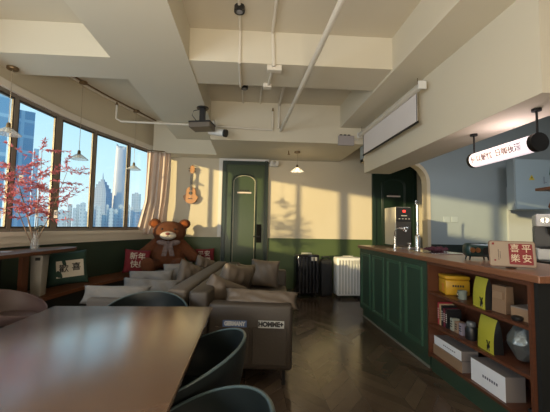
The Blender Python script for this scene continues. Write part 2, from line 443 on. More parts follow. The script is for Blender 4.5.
# ------------------------------------------------------------------ curtain
def curtain():
    t = thing('curtain', 'pinkish beige curtain gathered at the far end of the curved window', 'curtain', (0, 0, 0))
    def fn(u, v):
        z = 2.78-v*1.66
        # gather: narrow at two thirds down, flaring left at the foot
        g = 1-.25*math.exp(-((v-.75)/.2)**2)
        xl = -2.04-.03*v-.32*max(0, v-.6); xr = -1.60-.10*v*v
        x = xl+(xr-xl)*u; y = 6.24+.12*u+.035*math.sin(u*2*PI*5+1.2*v)*(.6+.4*g)+.008*math.sin(u*40)
        return (x+.012*math.sin(u*50+v*3), y-.05*v*(1-u), z)
    o = MB().grid(120, 30, fn).build('curtain_cloth', curt, t, True)
    s = o.modifiers.new('s', 'SOLIDIFY'); s.thickness = .004
    MB().tube([(-2.05, 6.25, 2.80), (-1.58, 6.38, 2.80)], .012).build('curtain_rail', brass, t, True)
curtain()

# ------------------------------------------------------------------ long bench along the window and far wall
def ribbon(mb, A, B, z0, z1):
    rows = [[mb.bm.verts.new((v[0], v[1], z)) for v, z in ((p, z0), (q, z0), (q, z1), (p, z1))] for p, q in zip(A, B)]
    for a, b in zip(rows, rows[1:]):
        for k in range(4): mb.bm.faces.new((a[k], a[(k+1) % 4], b[(k+1) % 4], b[k]))
    mb.bm.faces.new(rows[0]); mb.bm.faces.new(list(reversed(rows[-1])))
bench = thing('curved_bench', 'long red-brown wooden bench following the curved window wall', 'bench', (0, 0, 0))
def innerpath(d, i0, i1):
    return [(p.x, p.y) for p in offs(d)[i0:i1]]
A = innerpath(.01, 9, 52); B = innerpath(.50, 9, 52)
A = [(-.95, 6.66), (-1.55, 6.66), (-1.93, 6.52)] + A[2:]; B = [(-.95, 6.10), (-1.35, 6.08), (-1.50, 6.0)] + B[2:]
mb = MB(); ribbon(mb, A, B, .41, .45); mb.build('seat', woodb, bench, 'auto')
B2 = [(-.95, 6.14), (-1.33, 6.12), (-1.49, 6.04)] + innerpath(.47, 9, 52)[2:]
B3 = [(x-.0, y) for x, y in [(-.95, 6.16), (-1.36, 6.14), (-1.52, 6.06)]] + innerpath(.45, 9, 52)[2:]
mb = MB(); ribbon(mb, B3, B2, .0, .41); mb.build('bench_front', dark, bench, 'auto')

# low book rack in front of bench, under the counter at left
# ------------------------------------------------------------------ window counter (raised desk) at left
ctr = thing('window_counter', 'raised dark wooden counter with a rounded tip below the left windows', 'counter', (0, 0, 0))
ax = [(-2.83, .6), (-2.82, 1.6), (-2.80, 2.4), (-2.77, 3.0), (-2.71, 3.6), (-2.62, 4.0), (-2.50, 4.22)]
bx = [(-2.30, .6), (-2.30, 1.6), (-2.31, 2.4), (-2.30, 3.0), (-2.24, 3.6), (-2.22, 4.0), (-2.30, 4.22)]
ax = [(x, y+.14) for x, y in ax]; bx = [(x, y+.13) for x, y in bx]
mb = MB(); ribbon(mb, ax, bx, .965, 1.0); mb.build('counter_top', wood, ctr, 'auto')
MB().box(-2.45, -2.41, 3.50, 3.60, .452, .964).build('end_panel', wood, ctr)
MB().box(-2.72, -2.70, .7, 3.6, .452, .964).build('back_panel', dark, ctr)  # near-black sheet stands in for the shade in the open space below

# ------------------------------------------------------------------ worktop and green cabinet run
top = MB(); 
top.box(1.70, 2.42, 1.74, 4.74, 1.015, 1.06, bev=.006)
tag(top.build('worktop', topw), 'long red-brown wooden worktop over the green cabinets and the bookcase', 'worktop')
cab = thing('bar_cabinet', 'dark green panelled bar cabinet under the far half of the worktop', 'cabinet', (1.73, 2.965, 0))
MB().box(0, .66, 0, 1.79, .125, 1.014).build('body', cabg, cab)
MB().box(.03, .62, .02, 1.74, 0, .125).build('plinth', cabg, cab)
MB().box(.022, .03, .02, 1.74, .0, .02).build('plinth_edge', mat('pale_edge', (.2, .2, .18), .5), cab)
for k in range(4):
    y0 = .07+k*.435; y1 = y0+.34
    mb = MB(); t = .024
    for (a, b, c, d) in ((y0, y1, .185, .185+t), (y0, y1, .95-t, .95), (y0, y0+t, .185+t, .95-t), (y1-t, y1, .185+t, .95-t)):
        mb.box(-.016, 0, a, b, c, d)
    for (a, b, c, d) in ((y0+.03, y1-.03, .215, .222), (y0+.03, y1-.03, .913, .92), (y0+.03, y0+.037, .222, .913), (y1-.037, y1-.03, .222, .913)):
        mb.box(-.008, 0, a, b, c, d)
    p = mb.build('panel_moulding', mat('green_moulding_highlight', (.045, .105, .066), .3), cab)  # lighter green paints the highlights along the moulding edges
bk = thing('bookcase', 'open red-brown bookcase with three shelves under the near end of the worktop', 'bookcase', (1.73, 1.86, 0))
D = .36
MB().box(0, D, 1.08, 1.10, .125, 1.014).build('side_panel', wood, bk)
MB().box(0, D, 0, .022, .0, 1.014).build('side_panel', wood, bk)
MB().box(D, D+.012, 0, 1.10, .0, 1.014).build('back_panel', wood, bk)
for z in (.165, .44, .735): MB().box(.0, D, .022, 1.08, z-.022, z).build('shelf', wood, bk)
MB().box(0, D, .022, 1.08, .985, 1.014).build('shelf', wood, bk)
MB().box(.02, .30, .022, 1.08, 0, .142).build('plinth', cabg, bk)
tag(MB().box(1.75, 2.40, 1.80, 1.828, 0, 1.014).build('end_panel', dark), 'black end panel closing the near end of the bookcase', 'panel')
tag(MB().box(2.11, 2.39, 1.832, 2.925, 0, 1.0).build('counter_back_cabinet', cabg), 'green cabinet back standing behind the bookcase', 'cabinet')

# ------------------------------------------------------------------ dining table
tb = thing('dining_table', 'large rectangular brown leather-topped table in the foreground', 'table', (-.775, 1.2, 0))
MB().box(-.54, .54, -.95, 1.0, .722, .75, bev=.008).build('tabletop', tablew, tb, 'auto')
MB().box(-.50, .50, -.9, .95, .68, .721).build('apron', black, tb)
for x in (-.46, .46):
    for y in (-.86, .91): MB().box(x-.03, x+.03, y-.03, y+.03, 0, .68).build('leg', blackm, tb)

# ------------------------------------------------------------------ tub chairs
def tub_chair(name, label, shell, rimm, loc, rz, group=None, rise=.262):
    t = thing(name, label, 'chair', loc, rz, group)
    def rimz(a): c = (1+math.cos(a))/2; return .50+rise*(c**1.1)
    def sect(a, v, off):
        c = math.cos(a); s_ = math.sin(a)
        rad = .235+.06*((1+c)/2); w = v
        if w < .5:
            k = w/.5; r = (rad-.03)*k; z = .435+.02*k*k
        else:
            k = (w-.5)/.5; r = rad-.03+.055*math.sin(k*PI/2); z = .455+(rimz(a)-.455)*k**1.25
        if off: r = r+off*(.3+.7*min(1, w*1.6)); z = z-off*max(0, 1-w*1.4)
        return (-r*s_*1.02, -r*c, z)   # back towards -y
    n = 64
    mb = MB()
    mb.grid(n, 22, lambda u, v: sect(u*2*PI, .001+v*.999, 0), closeu=True)
    mb.grid(n, 22, lambda u, v: sect(u*2*PI, .001+v*.999, .014), closeu=True)
    mb.build('seat_shell', shell, t, True)
    mb = MB(); pts = []
    rim = MB()
    rings = []
    for i in range(n):
        a = 2*PI*i/n; p = Vector(sect(a, 1, .007)); rad = Vector((p.x, p.y, 0)).normalized()
        rings.append([rim.bm.verts.new(p+rad*math.cos(k*PI/3)*.0085+Vector((0, 0, 1))*math.sin(k*PI/3)*.007) for k in range(6)])
    for i in range(n):
        A = rings[i]; B = rings[(i+1) % n]
        for k in range(6): rim.bm.faces.new((A[k], A[(k+1) % 6], B[(k+1) % 6], B[k]))
    rim.build('rim', rimm, t, True)
    MB().lathe([(.0, .438), (.19, .445), (.215, .46), (.19, .478), (0, .482)], 28, cap=False).build('seat_pad', shell, t, True)
    for sx in (-1, 1):
        for sy in (-1, 1): MB().cyl((sx*.13, sy*.13, .43), (sx*.21, sy*.21, 0), .015, .010, 10).build('leg', blackm, t, True)
    return t
G = 'dark tub chairs around the big table'
c1 = tub_chair('tub_chair', 'dark teal tub chair at the far end of the table, back to the sofas', chairm, chairrim, (-.76, 2.30, 0), PI, G)
c1.scale = (1.07, 1.0, 1.0)
def place(loc, rz, label):
    return dup(c1, loc, rz, label)
place((-.33, 1.60, 0), PI/2, 'dark teal tub chair at the right side of the table, nearer the sofa')
place((-.24, .96, 0), PI/2, 'dark teal tub chair lowest in the picture, beside the table edge')
tub_chair('pink_tub_chair', 'dusty pink tub chair at the left of the table, under the window counter', pinkm, pinkm, (-2.12, 2.84, 0), -PI/2, rise=.19)

# ------------------------------------------------------------------ cushions
def cushion_bm(w, h, t, wr=.012, seed=0, n=22):
    rnd = random.Random(seed); ph = [rnd.uniform(0, 6) for _ in range(6)]
    mb = MB()
    for sgn in (-1, 1):
        def fn(u, v):
            a = u*2-1; b = v*2-1
            x = a*w/2*(1-.08*(1-b*b)*abs(a)**3); z = b*h/2*(1-.08*(1-a*a)*abs(b)**3)
            th = t/2*(max(0, (1-a**4))*max(0, (1-b**4)))**.55
            wv = wr*math.sin(5*a+ph[0]+3*b)*math.sin(4*b+ph[1])+wr*.7*math.sin(9*a*b+ph[2]+6*a)+wr*.6*math.sin(13*(a+.4*b)+ph[3])
            return (x, sgn*(th+wv*(th/(t/2)))+(.3*wr*math.sin(4*a+ph[4])), z)
        mb.grid(n, n, fn)
    bmesh.ops.remove_doubles(mb.bm, verts=mb.bm.verts, dist=.0008)
    return mb
def cushion(name, label, m, w, h, t, loc, rot, seed=0, wr=.012, group=None):
    o = cushion_bm(w, h, t, wr, seed).build(name, m, None, True, sk(loc), rot)
    return tag(o, label, 'cushion', group)

# ------------------------------------------------------------------ sofas
def sofa(name, label, loc, rz, side, m, L=2.2):
    # local: y along the length, x from the back (0) to the front (side*.86)
    t = thing(name, label, 'sofa', loc, rz)
    def bx(n, x0, x1, y0, y1, z0, z1, bev=.03, mm=m):
        a, b = sorted((side*x0, side*x1)); return MB().box(a, b, y0, y1, z0, z1, bev=bev).build(n, mm, t, 'auto')
    bx('base', .05, .84, .16, L-.16, .135, .34, .02)
    bx('backrest', 0, .17, .0, L, .135, .765, .03)
    bx('armrest', .172, .88, 0, .155, .135, .67, .03)
    bx('armrest', .172, .88, L-.155, L, .135, .67, .03)
    for k in range(2):
        y0 = .16+k*(L-.32)/2; bx('seat_cushion', .18, .88, y0+.004, y0+(L-.32)/2-.004, .342, .46, .035)
    for x in (.06, .80):
        for y in (.06, L-.08): bx('leg', x, x+.025, y, y+.03, 0, .134, 0, blackm)
    return t
sA = sofa('sofa', 'taupe leather sofa facing the bar, magazine pockets on its near arm', (-.49, 2.66, 0), -R(5.5), 1, sofam)
sB = sofa('sofa', 'taupe sofa facing the windows, back to back with the other', (-.52, 2.70, 0), -R(5.5), -1, sofab)
# pockets on sofa A's near arm
for i, (x0, x1) in enumerate(((.30, .52), (.60, .83))):
    mb = MB(); mb.box(x0-.06 if i == 0 else x0-.05, x1, -.024, -.014, .19, .485, bev=.004); mb.build('pocket', sofam, sA)
    MB().tube([(x0-.04, -.026, .482), (x1-.01, -.026, .482)], .003, 6).build('pocket_seam', mat('seam_leather', (.06, .045, .035), .6), sA)
mg = thing('magazine', 'magazine with bold black lettering in the right pocket of the sofa arm', 'magazine', sA.matrix_world @ Vector((0, 0, 0)))
mg.location = sA.location; mg.rotation_euler = (0, 0, -R(5.5))
MB().box(.595, .81, -.013, -.002, .23, .54).build('cover', mat('pale_magazine', (.50, .50, .48), .5), mg)
text('masthead', 'HOMME+', .052, ink, mg, frame((.70, -.0145, .512), (1, 0, 0), (0, 0, 1)), bold=.003, sx=.95)
mg = thing('magazine', 'blue and white magazine in the left pocket of the sofa arm', 'magazine', (-.49, 2.66, 0), -R(5.5))
MB().box(.30, .50, -.013, -.002, .23, .535).build('cover', mat('blue_magazine', (.10, .16, .34), .5), mg)
text('masthead', 'GERMANY', .046, mat('pale_ink', (.6, .62, .65), .5), mg, frame((.40, -.0145, .510), (1, 0, 0), (0, 0, 1)), bold=.003, sx=.8)

# cushions on sofa A
cushion('cushion', 'taupe leather cushion lying along the near arm of the right sofa', pillm, .66, .16, .10, (.13, 2.78, .685), (R(-35), R(2), R(-6)), 3, .006)
cushion('cushion', 'taupe leather cushion standing upright against the far arm of the right sofa', pillm, .42, .40, .15, (.25, 4.50, .645), (R(-12), R(4), R(-8)), 5, .005)
cushion('cushion', 'low taupe cushion leaning on the right sofa back, nearest the camera', pillm, .46, .36, .18, (-.25, 3.08, .635), (R(20), R(24), R(40)), 8, .008)
cushion('cushion', 'tall taupe cushion leaning on the right sofa back, second from the camera', pillm, .46, .46, .18, (-.15, 3.45, .68), (R(16), R(12), R(50)), 9, .008)
cushion('cushion', 'taupe cushion leaning on the right sofa back, behind the tall one', pillm, .44, .42, .14, (-.06, 3.75, .67), (R(14), R(8), R(60)), 10, .008)
cushion('cushion', 'light grey cushion lying on the near arm of the left sofa', pillg, .62, .17, .13, (-1.18, 2.86, .675), (R(-25), 0, R(-2)), 11, .006)
cushion('cushion', 'crumpled light grey cushion behind the near-arm cushion of the left sofa', pillg, .62, .28, .15, (-1.06, 3.45, .585), (R(-20), R(3), R(0)), 12, .012)
cushion('cushion', 'light grey cushion behind the crumpled one on the left sofa', pillg, .56, .28, .14, (-1.20, 3.95, .605), (R(-18), R(-2), R(4)), 13, .010)
cushion('cushion', 'pale grey cushion standing in front of the teddy bear', pillg, .40, .32, .12, (-.95, 4.35, .635), (R(-14), R(-4), R(10)), 14, .006)
cushion('cushion', 'taupe cushion on the left sofa, just below the right red cushion', pillm, .40, .34, .16, (-.74, 4.10, .66), (R(-10), R(22), R(50)), 15, .010)
cushion('cushion', 'taupe cushion at the far end of the left sofa beside the door', pillm, .38, .36, .14, (-.62, 4.62, .67), (R(-10), R(20), R(50)), 16, .010)

# cushions on the bench
def lettered(label, m, w, h, t, loc, rot, chars, size, panel=None, tm=paper, seed=1):
    rt = thing('cushion', label, 'cushion', loc, 0, rot=rot)
    cushion_bm(w, h, t, .006, seed).build('cushion_body', m, rt, True)
    if panel:
        def fn(u, v):
            a = (u*2-1)*panel[0]/w; b = (v*2-1)*panel[1]/h
            th = t/2*(max(0, (1-a**4))*max(0, (1-b**4)))**.55
            return (a*w/2+panel[2], -(th+.010), b*h/2+panel[3])
        MB().grid(10, 10, fn).build('cloth_panel', paper, rt, True)
    for c, x, z in chars:
        text('lettering', c, size, tm, rt, frame((x, -(t/2+.018), z), (1, 0, 0), (0, 0, 1)), .008, bold=.0006)
    return rt
lettered('dark green cushion with a cream panel and two black characters on the bench', bagm, .50, .46, .16, (-2.42, 4.22, .71), (R(-14), R(-5), R(28)), (('歡', -.03, -.02), ('喜', .11, -.01)), .11, (.31, .22, .04, -.02), ink, 4)
lettered('red cushion with white characters on the bench, left of the teddy bear', redm, .44, .42, .14, (-1.93, 5.50, .665), (R(-14), R(5), R(24)), (('新', -.07, .07), ('年', .06, .07), ('快', -.05, -.07), ('樂', .08, -.07)), .13, None, paper, 5)
lettered('red cushion with white characters by the door, right of the teddy bear', redm, .40, .38, .14, (-.86, 6.40, .66), (R(-10), R(-3), R(0)), (('平', -.07, .07), ('安', .06, .07), ('喜', -.06, -.06), ('樂', .07, -.06)), .12, None, paper, 6)

# ------------------------------------------------------------------ teddy bear
def bear():
    t = thing('teddy_bear', 'huge brown teddy bear with a checked ribbon bow sitting on the bench corner', 'teddy bear', (-1.52, 5.98, .455), R(8))
    t.scale = (1.08, 1.02, .90)
    b = MB()
    b.ball((0, .02, .30), .30, .24, .29)           # belly
    b.ball((0, .04, .50), .21, .18, .22)           # chest
    b.ball((.02, -.02, .80), .285, .235, .235)      # head
    b.ball((.02, -.14, .76), .18, .15, .13)        # muzzle bulge
    for s in (-1, 1):
        b.ball((.02+s*.255, .02, .98), .105, .06, .105)   # ears
        for k in range(9):
            u = k/8; b.ball((s*(.20+.25*u), .02-.10*u, .58-.30*u), .095+.015*u, .095+.01*u, .10+.01*u, 14)   # arms
        for k in range(7):
            u = k/6; b.ball((s*(.15+.10*u), -.10-.32*u, .15-.02*u), .115, .12, .115, 14)                     # legs
        b.ball((s*.26, -.46, .17), .12, .07, .15, 16)
    o = b.build('bear_body', furm, t)
    m = o.modifiers.new('r', 'REMESH'); m.mode = 'VOXEL'; m.voxel_size = .014; m.use_smooth_shade = True
    sm = o.modifiers.new('s', 'SMOOTH'); sm.iterations = 4; sm.factor = .6
    tx = bpy.data.textures.new('fur', 'CLOUDS'); tx.noise_scale = .02
    dp = o.modifiers.new('d', 'DISPLACE'); dp.texture = tx; dp.strength = .012
    MB().ball((.02, -.255, .735), .135, .075, .085).build('muzzle', muzz, t, True)
    MB().ball((.02, -.33, .775), .038, .022, .026).build('nose', mat('pink_brown_nose', (.22, .05, .04), .4), t, True)
    MB().tube([(.02, -.332, .75), (.02, -.335, .725), (-.015, -.330, .70)], .004, 6).tube([(.02, -.335, .725), (.055, -.330, .70)], .004, 6).build('mouth', ink, t)
    for s in (-1, 1): MB().ball((.02+s*.105, -.222, .865), .020).build('eye', black, t, True)
    for s in (-1, 1): MB().ball((.02+s*.255, -.035, .975), .062, .02, .062).build('inner_ear', furh, t, True)
    # ribbon bow
    bw = MB()
    for s in (-1, 1):
        bw.ball((.03+s*.10, -.235, .59), .10, .035, .055, 14, M=Matrix.Rotation(s*-.2, 4, 'Y'))
    bw.ball((.03, -.25, .59), .035, .03, .04, 12)
    o = bw.build('bow', mat('grey_white_check', (.17, .12, .11), .8, var=1.0, vscale=22), t, True)
    for s in (-1, 1):
        MB().grid(4, 10, lambda u, v: (.03+s*(.02+.05*v)+(u-.5)*.08, -.262-.012*math.sin(v*5)-.02*v, .58-.26*v)).build('ribbon_tail', mat('grey_white_check', (.3, .25, .25)), o)
        o.children[-1].modifiers.new('s', 'SOLIDIFY').thickness = .004
bear()

# ------------------------------------------------------------------ suitcases
def suitcase(name, label, m, loc, w, h, d, ribs, hm, rz=0):
    t = thing(name, label, 'suitcase', loc, rz)
    mb = MB(); mb.box(-w/2, w/2, -d/2, d/2, .05, h, bev=.03)
    t2 = mb.build('shell', m, t, 'auto')
    mb = MB(); k = 0
    for i in range(ribs):
        x = -w/2+.05+(w-.1)*i/(ribs-1); mb.box(x-.013, x+.013, -d/2-.014, -d/2+.002, .09, h-.05, bev=.003)
    mb.build('rib', mat(name+'_rib_'+m.name, (.42, .42, .40) if 'white' in label else (.03, .03, .035), .3), t)
    MB().tube([(-.10, 0, h-.01), (-.10, 0, h+.018), (.10, 0, h+.018), (.10, 0, h-.01)], .010).build('handle', hm, t, True)
    MB().box(-.004+w*.12, w*.36, -d/2-.011, -d/2-.001, h-.115, h-.045, bev=.003).build('lock', hm, t)
    for x in (-w/2+.07, w/2-.07):
        for y in (-d/2+.06, d/2-.06): MB().cyl((x-.015, y, .028), (x+.015, y, .028), .028).box(x-.02, x+.02, y-.02, y+.02, .04, .06).build('wheel', rubber, t)
    return t
suitcase('suitcase', 'white ribbed hard-shell suitcase standing against the far wall by the bar', mat('white_shell', (.72, .72, .70), .3), (1.93, 6.02, 0), .50, .76, .28, 8, silverc)
suitcase('suitcase', 'glossy black hard-shell suitcase standing to the right of the door', mat('black_shell', (.010, .010, .012), .12), (1.14, 6.05, 0), .44, .80, .28, 6, silverc, R(8))
b = thing('travel_bag', 'soft black bag slumped between the black and the white suitcase', 'bag', (1.53, 6.12, 0))
mb = MB(); mb.box(-.12, .12, -.10, .10, 0, .70, bev=.05)
for v in mb.bm.verts: v.co.x += .03*math.sin(v.co.z*9); v.co.y += .02*math.sin(v.co.z*7+v.co.x*9)
mb.build('bag_body', mat('black_nylon', (.010, .010, .012), .7, bump=.6, bscale=14), b, True)
MB().tube([(-.08, -.02, .69), (-.06, -.05, .75), (.04, -.05, .755), (.07, -.02, .69)], .012).build('strap', black, b, True)
# ------------------------------------------------------------------ things on the worktop
WT = 1.061
d = thing('water_dispenser', 'stainless hot water dispenser with a black display on the far end of the worktop', 'dispenser', (2.03, 4.28, WT))
MB().box(-.005, .215, 0, .34, .03, .56, bev=.008).build('housing', steell, d)
MB().box(0, .21, -.012, -.001, .03, .36).build('front_panel', steel, d)
dp = MB().box(-.003, .213, -.015, -.001, .36, .555, bev=.004).build('display_panel', black, d)
text('red_digits', '98', .038, mat('red_led', (.9, .05, .05), emit=(1, .05, .03), estr=1.2), dp, frame((.11, -.017, .50), (1, 0, 0), (0, 0, 1)), bold=.003)
mb = MB()
for k in range(4): mb.box(.035+k*.045, .055+k*.045, -.017, -.0155, .392, .402)
mb.box(.07, .15, -.017, -.0155, .435, .445); mb.build('button_marks', silverc, dp)
MB().box(.09, .155, -.06, -.013, .245, .285, bev=.005).cyl((.115, -.045, .25), (.115, -.045, .20), .012).build('spout', chrome, d, True)
MB().box(-.02, .235, -.16, .0, 0, .02).build('drip_tray', chrome, d)
f = thing('tall_faucet', 'tall polished chrome tap column in front of the dispenser', 'tap', (2.13, 3.92, WT))
MB().lathe([(.030, 0), (.030, .17), (.026, .18), (.014, .19), (.013, .56), (.0135, .57)], 20).build('column', chrome, f, 'auto')
MB().tube([(0, 0, .55), (0, -.01, .59), (-.02, -.03, .61), (-.05, -.06, .60), (-.06, -.07, .56)], .012).build('spout', chrome, f, True)
f = thing('bar_faucet', 'small chrome gooseneck tap left of the tall tap column', 'tap', (1.93, 4.10, WT))
MB().lathe([(.022, 0), (.022, .06), (.010, .07), (.010, .16)], 16).build('tap_base', chrome, f, 'auto')
MB().tube([(0, 0, .15), (.0, -.0, .22), (.02, -.01, .26), (.06, -.02, .27), (.10, -.02, .255), (.115, -.02, .22)], .008).build('gooseneck', chrome, f, True)
tag(MB().lathe([(.018, 0), (.018, .03), (.008, .035), (.008, .07), (.022, .075), (.022, .09)], 16, Matrix.Translation((1.99, 3.74, WT))).build('soap_pump', chrome, None, True), 'small chrome pump knob between the two bar taps', 'pump')
tag(MB().box(1.93, 2.30, 3.18, 3.70, WT, WT+.008, bev=.003).build('sink_tray', chrome), 'shiny steel rinse tray set on the worktop by the taps', 'tray')
c = cushion_bm(.26, .15, .05, .01, 33).build('folded_cloth', mat('dark_red_cloth', (.06, .012, .022), .9), None, True, (2.16, 3.46, WT+.035), (R(90), 0, R(20)))
tag(c, 'dark red folded cloth lying on the worktop right of the tall tap', 'cloth')
# retro speaker / toaster
t = thing('retro_speaker', 'dark green rounded portable speaker on short legs with copper knobs', 'speaker', (2.02, 2.76, WT), R(-8))
t.scale = (.8, .85, .92)
mb = MB(); mb.box(-.13, .13, -.07, .07, .03, .16, bev=.045); mb.build('speaker_body', teal, t, 'auto')
for x in (-.09, .09):
    for y in (-.035, .035): MB().cyl((x, y, .04), (x*1.1, y*1.1, 0), .009, .007, 8).build('leg', black, t)
for x in (-.085, -.03): MB().cyl((x, -.068, .095), (x, -.084, .095), .025, .022, 18).build('knob', copper, t, 'auto')
MB().cyl((.05, -.068, .09), (.05, -.073, .09), .034, .034, 24).build('grille', black, t, 'auto')
# framed sign
t = thing('desk_sign', 'cream board with a red square of four characters standing on the worktop', 'sign', (1.84, 2.18, WT), rot=(R(-12), 0, R(-30)))
t.scale = (.86, .9, .96)
def rrect(w, h, r, n=6):
    o = []
    for cx, cy, a0 in ((w/2-r, h/2-r, 0), (-w/2+r, h/2-r, PI/2), (-w/2+r, -h/2+r, PI), (w/2-r, -h/2+r, 1.5*PI)):
        for k in range(n+1): a = a0+PI/2*k/n; o.append((cx+r*math.cos(a), cy+r*math.sin(a)))
    return o
MB().prism(rrect(.305, .19, .018), .018, frame((0, 0, .101), (1, 0, 0), (0, 0, 1))).build('edge_frame', mat('dark_board_edge', (.20, .12, .08), .5), t)
MB().prism(rrect(.293, .178, .014), .006, frame((0, -.0185, .101), (1, 0, 0), (0, 0, 1))).build('board', signc, t)
rs = MB().prism(rrect(.152, .15, .006), .003, frame((.055, -.0255, .100), (1, 0, 0), (0, 0, 1))).build('red_square', signr, t)
for c, x, z in (('喜', .018, .138), ('平', .092, .138), ('樂', .018, .066), ('安', .092, .066)):
    text('character', c, .062, gold, rs, frame((x, -.030, z), (1, 0, 0), (0, 0, 1)), .001, bold=.0006)
MB().box(-.130, -.115, -.027, -.0245, .165, .18).box(-.120, -.108, -.027, -.0245, .045, .056).build('small_seal', signr, t)
mb = MB()
for k in range(9): mb.box(-.092, -.087, -.026, -.0245, .055+k*.009, .060+k*.009)
for k in range(6): mb.box(-.080, -.076, -.026, -.0245, .065+k*.009, .070+k*.009)
mb.build('fine_print', ink, t)
MB().box(-.03, .03, .005, .07, .005, .02).build('stand', black, t)

# ------------------------------------------------------------------ bookcase contents
XS = 1.73
def bxi(name, label, cat, m, x0, x1, y0, y1, z0, h, rz=0, group=None, bev=.002):
    cx, cy = (x0+x1)/2, (y0+y1)/2
    mb = MB(); mb.box(-(x1-x0)/2, (x1-x0)/2, -(y1-y0)/2, (y1-y0)/2, 0, h, bev=bev)
    o = mb.build(name, m, None, False, (cx, cy, z0), (0, 0, rz)); return tag(o, label, cat, group)
# yellow tin
t = thing('yellow_tin_box', 'yellow tin box with a small picture on the top shelf of the bookcase', 'tin', (1.90, 2.82, .7355), R(-14))
MB().box(-.10, .10, -.09, .09, 0, .135, bev=.012).build('tin_body', yellow, t, 'auto')
MB().box(-.103, .103, -.093, .093, .136, .172, bev=.012).build('lid', yellow, t, 'auto')
mb = MB()
for cy, cz, r in ((-.03, .06, .022), (-.015, .085, .012), (-.045, .09, .008), (-.04, .035, .010), (-.01, .035, .010)):
    mb.cyl((-.1005, cy, cz), (-.1035, cy, cz), r, r, 12)
mb.build('printed_picture', mat('orange_print', (.55, .20, .03), .5), t)
mb = MB()
for k in range(5): mb.box(-.045+k*.02, -.032+k*.02, -.0935, -.091, .075, .093)
mb.build('printed_word', ink, t)
# mug
t = thing('metal_mug', 'small grey metal cup beside the yellow tin on the top shelf', 'cup', (1.83, 2.61, .7355))
MB().lathe([(.032, 0), (.036, .07), (.033, .07), (.029, .006)], 20).build('cup_body', mat('grey_green_glaze', (.20, .23, .20), .3), t, 'auto')
MB().tube([(-.034, 0, .055), (-.055, -.01, .05), (-.055, -.01, .025), (-.032, 0, .02)], .004).build('cup_handle', chrome, t, True)
# pouches
def pouch(label, loc, w, h, d, rz, bodym=yell2):
    t = thing('coffee_pouch', label, 'pouch', loc, rz)
    def side(sgn):
        def fn(u, v):
            a = u*2-1; th = d/2*(1-.15*abs(a)**4)*(1-v**3*.92)
            return (sgn*th-.0*v, a*w/2*(1-.08*v*(1-v)), v*h)
        return fn
    MB().grid(10, 14, side(-1)).build('front_face', bodym, t, True)
    mb = MB(); mb.grid(10, 14, side(1))
    for s in (-1, 1):
        def e(u, v): 
            th = d/2*.85*(1-v**3*.92); return ((u*2-1)*th, s*w/2*(1-.08*v*(1-v)), v*h)
        mb.grid(4, 14, e)
    mb.build('black_gusset', black, t, True)
    mb = MB(); X = -d/2*.98-.004
    mb.cyl((X+.003, -.045, .045), (X-.001, -.045, .045), .014, .014, 10).tube([(X, -.05, .06), (X, -.062, .085)], .003, 5).tube([(X, -.04, .06), (X, -.03, .085)], .003, 5).tube([(X, -.05, .035), (X, -.055, .012)], .003, 5).tube([(X, -.038, .035), (X, -.032, .012)], .003, 5)
    mb.build('deer_mark', black, t)
    return t
pouch('yellow coffee pouch with black sides on the top shelf, right of the cup', (1.80, 2.34, .7355), .155, .225, .07, R(-8))
pouch('yellow coffee pouch with black sides on the middle shelf, left of the foil bag', (1.80, 2.28, .4405), .18, .24, .08, R(-6))
t = thing('kraft_bag', 'brown kraft paper bag on the top shelf of the bookcase', 'bag', (1.84, 2.20, .7355), R(6))
mb = MB(); mb.box(-.04, .04, -.055, .055, 0, .19, bev=.004)
for v in mb.bm.verts: v.co.x *= 1-.5*max(0, v.co.z/.19-.5)
mb.build('bag_body', kraft, t); MB().box(-.045, -.041, -.04, .04, .10, .15).build('bag_label', carton, t)
t = thing('small_carton', 'small brown carton with a pale lid at the right end of the top shelf', 'box', (1.88, 2.03, .7355), R(12))
MB().box(-.09, .06, -.055, .055, 0, .075).build('carton_body', carton, t); MB().box(-.091, .061, -.056, .056, .0755, .083).build('carton_lid', greyb, t)
tag(MB().lathe([(.028, 0), (.034, .012), (.034, .024), (.02, .03)], 18, Matrix.Translation((1.775, 1.98, .7355))).build('puck', black, None, 'auto'), 'small round black case in front of the small carton', 'case')
# books & jars, middle shelf
Z2 = .4405
bks = [('red and white thin book, leftmost on the middle shelf', (.42, .03, .05), .20, .016), ('cream book beside the red and white one', (.50, .38, .22), .19, .020), ('black book, second thick spine on the middle shelf', (.012, .012, .014), .185, .024), ('maroon book right of the black one', (.16, .02, .04), .165, .020), ('dark grey book at the end of the book row', (.03, .03, .035), .165, .026)]
y = 2.90
for lb, c, h, w in bks:
    t = thing('paperback_book', lb, 'book', (1.86, y-w/2, Z2), 0, 'books on the middle shelf')
    cm = mat('book_cover_%d' % int(h*1000+w*1e4), c, .5)
    mb = MB(); mb.box(-.065, .065, -w/2, -w/2+.002, 0, h); mb.box(-.065, .065, w/2-.002, w/2, 0, h); mb.box(-.067, -.065, -w/2, w/2, 0, h); mb.build('cover', cm, t)
    MB().box(-.064, .062, -w/2+.0022, w/2-.0022, .003, h-.004).build('pages', paper, t)
    mb = MB()
    for k in range(5): mb.box(-.0685, -.0672, -w*.22, w*.22, h*(.28+.1*k), h*(.34+.1*k))
    mb.build('spine_lettering', whitep if 'cream' not in lb else ink, t)
    y -= w+.008
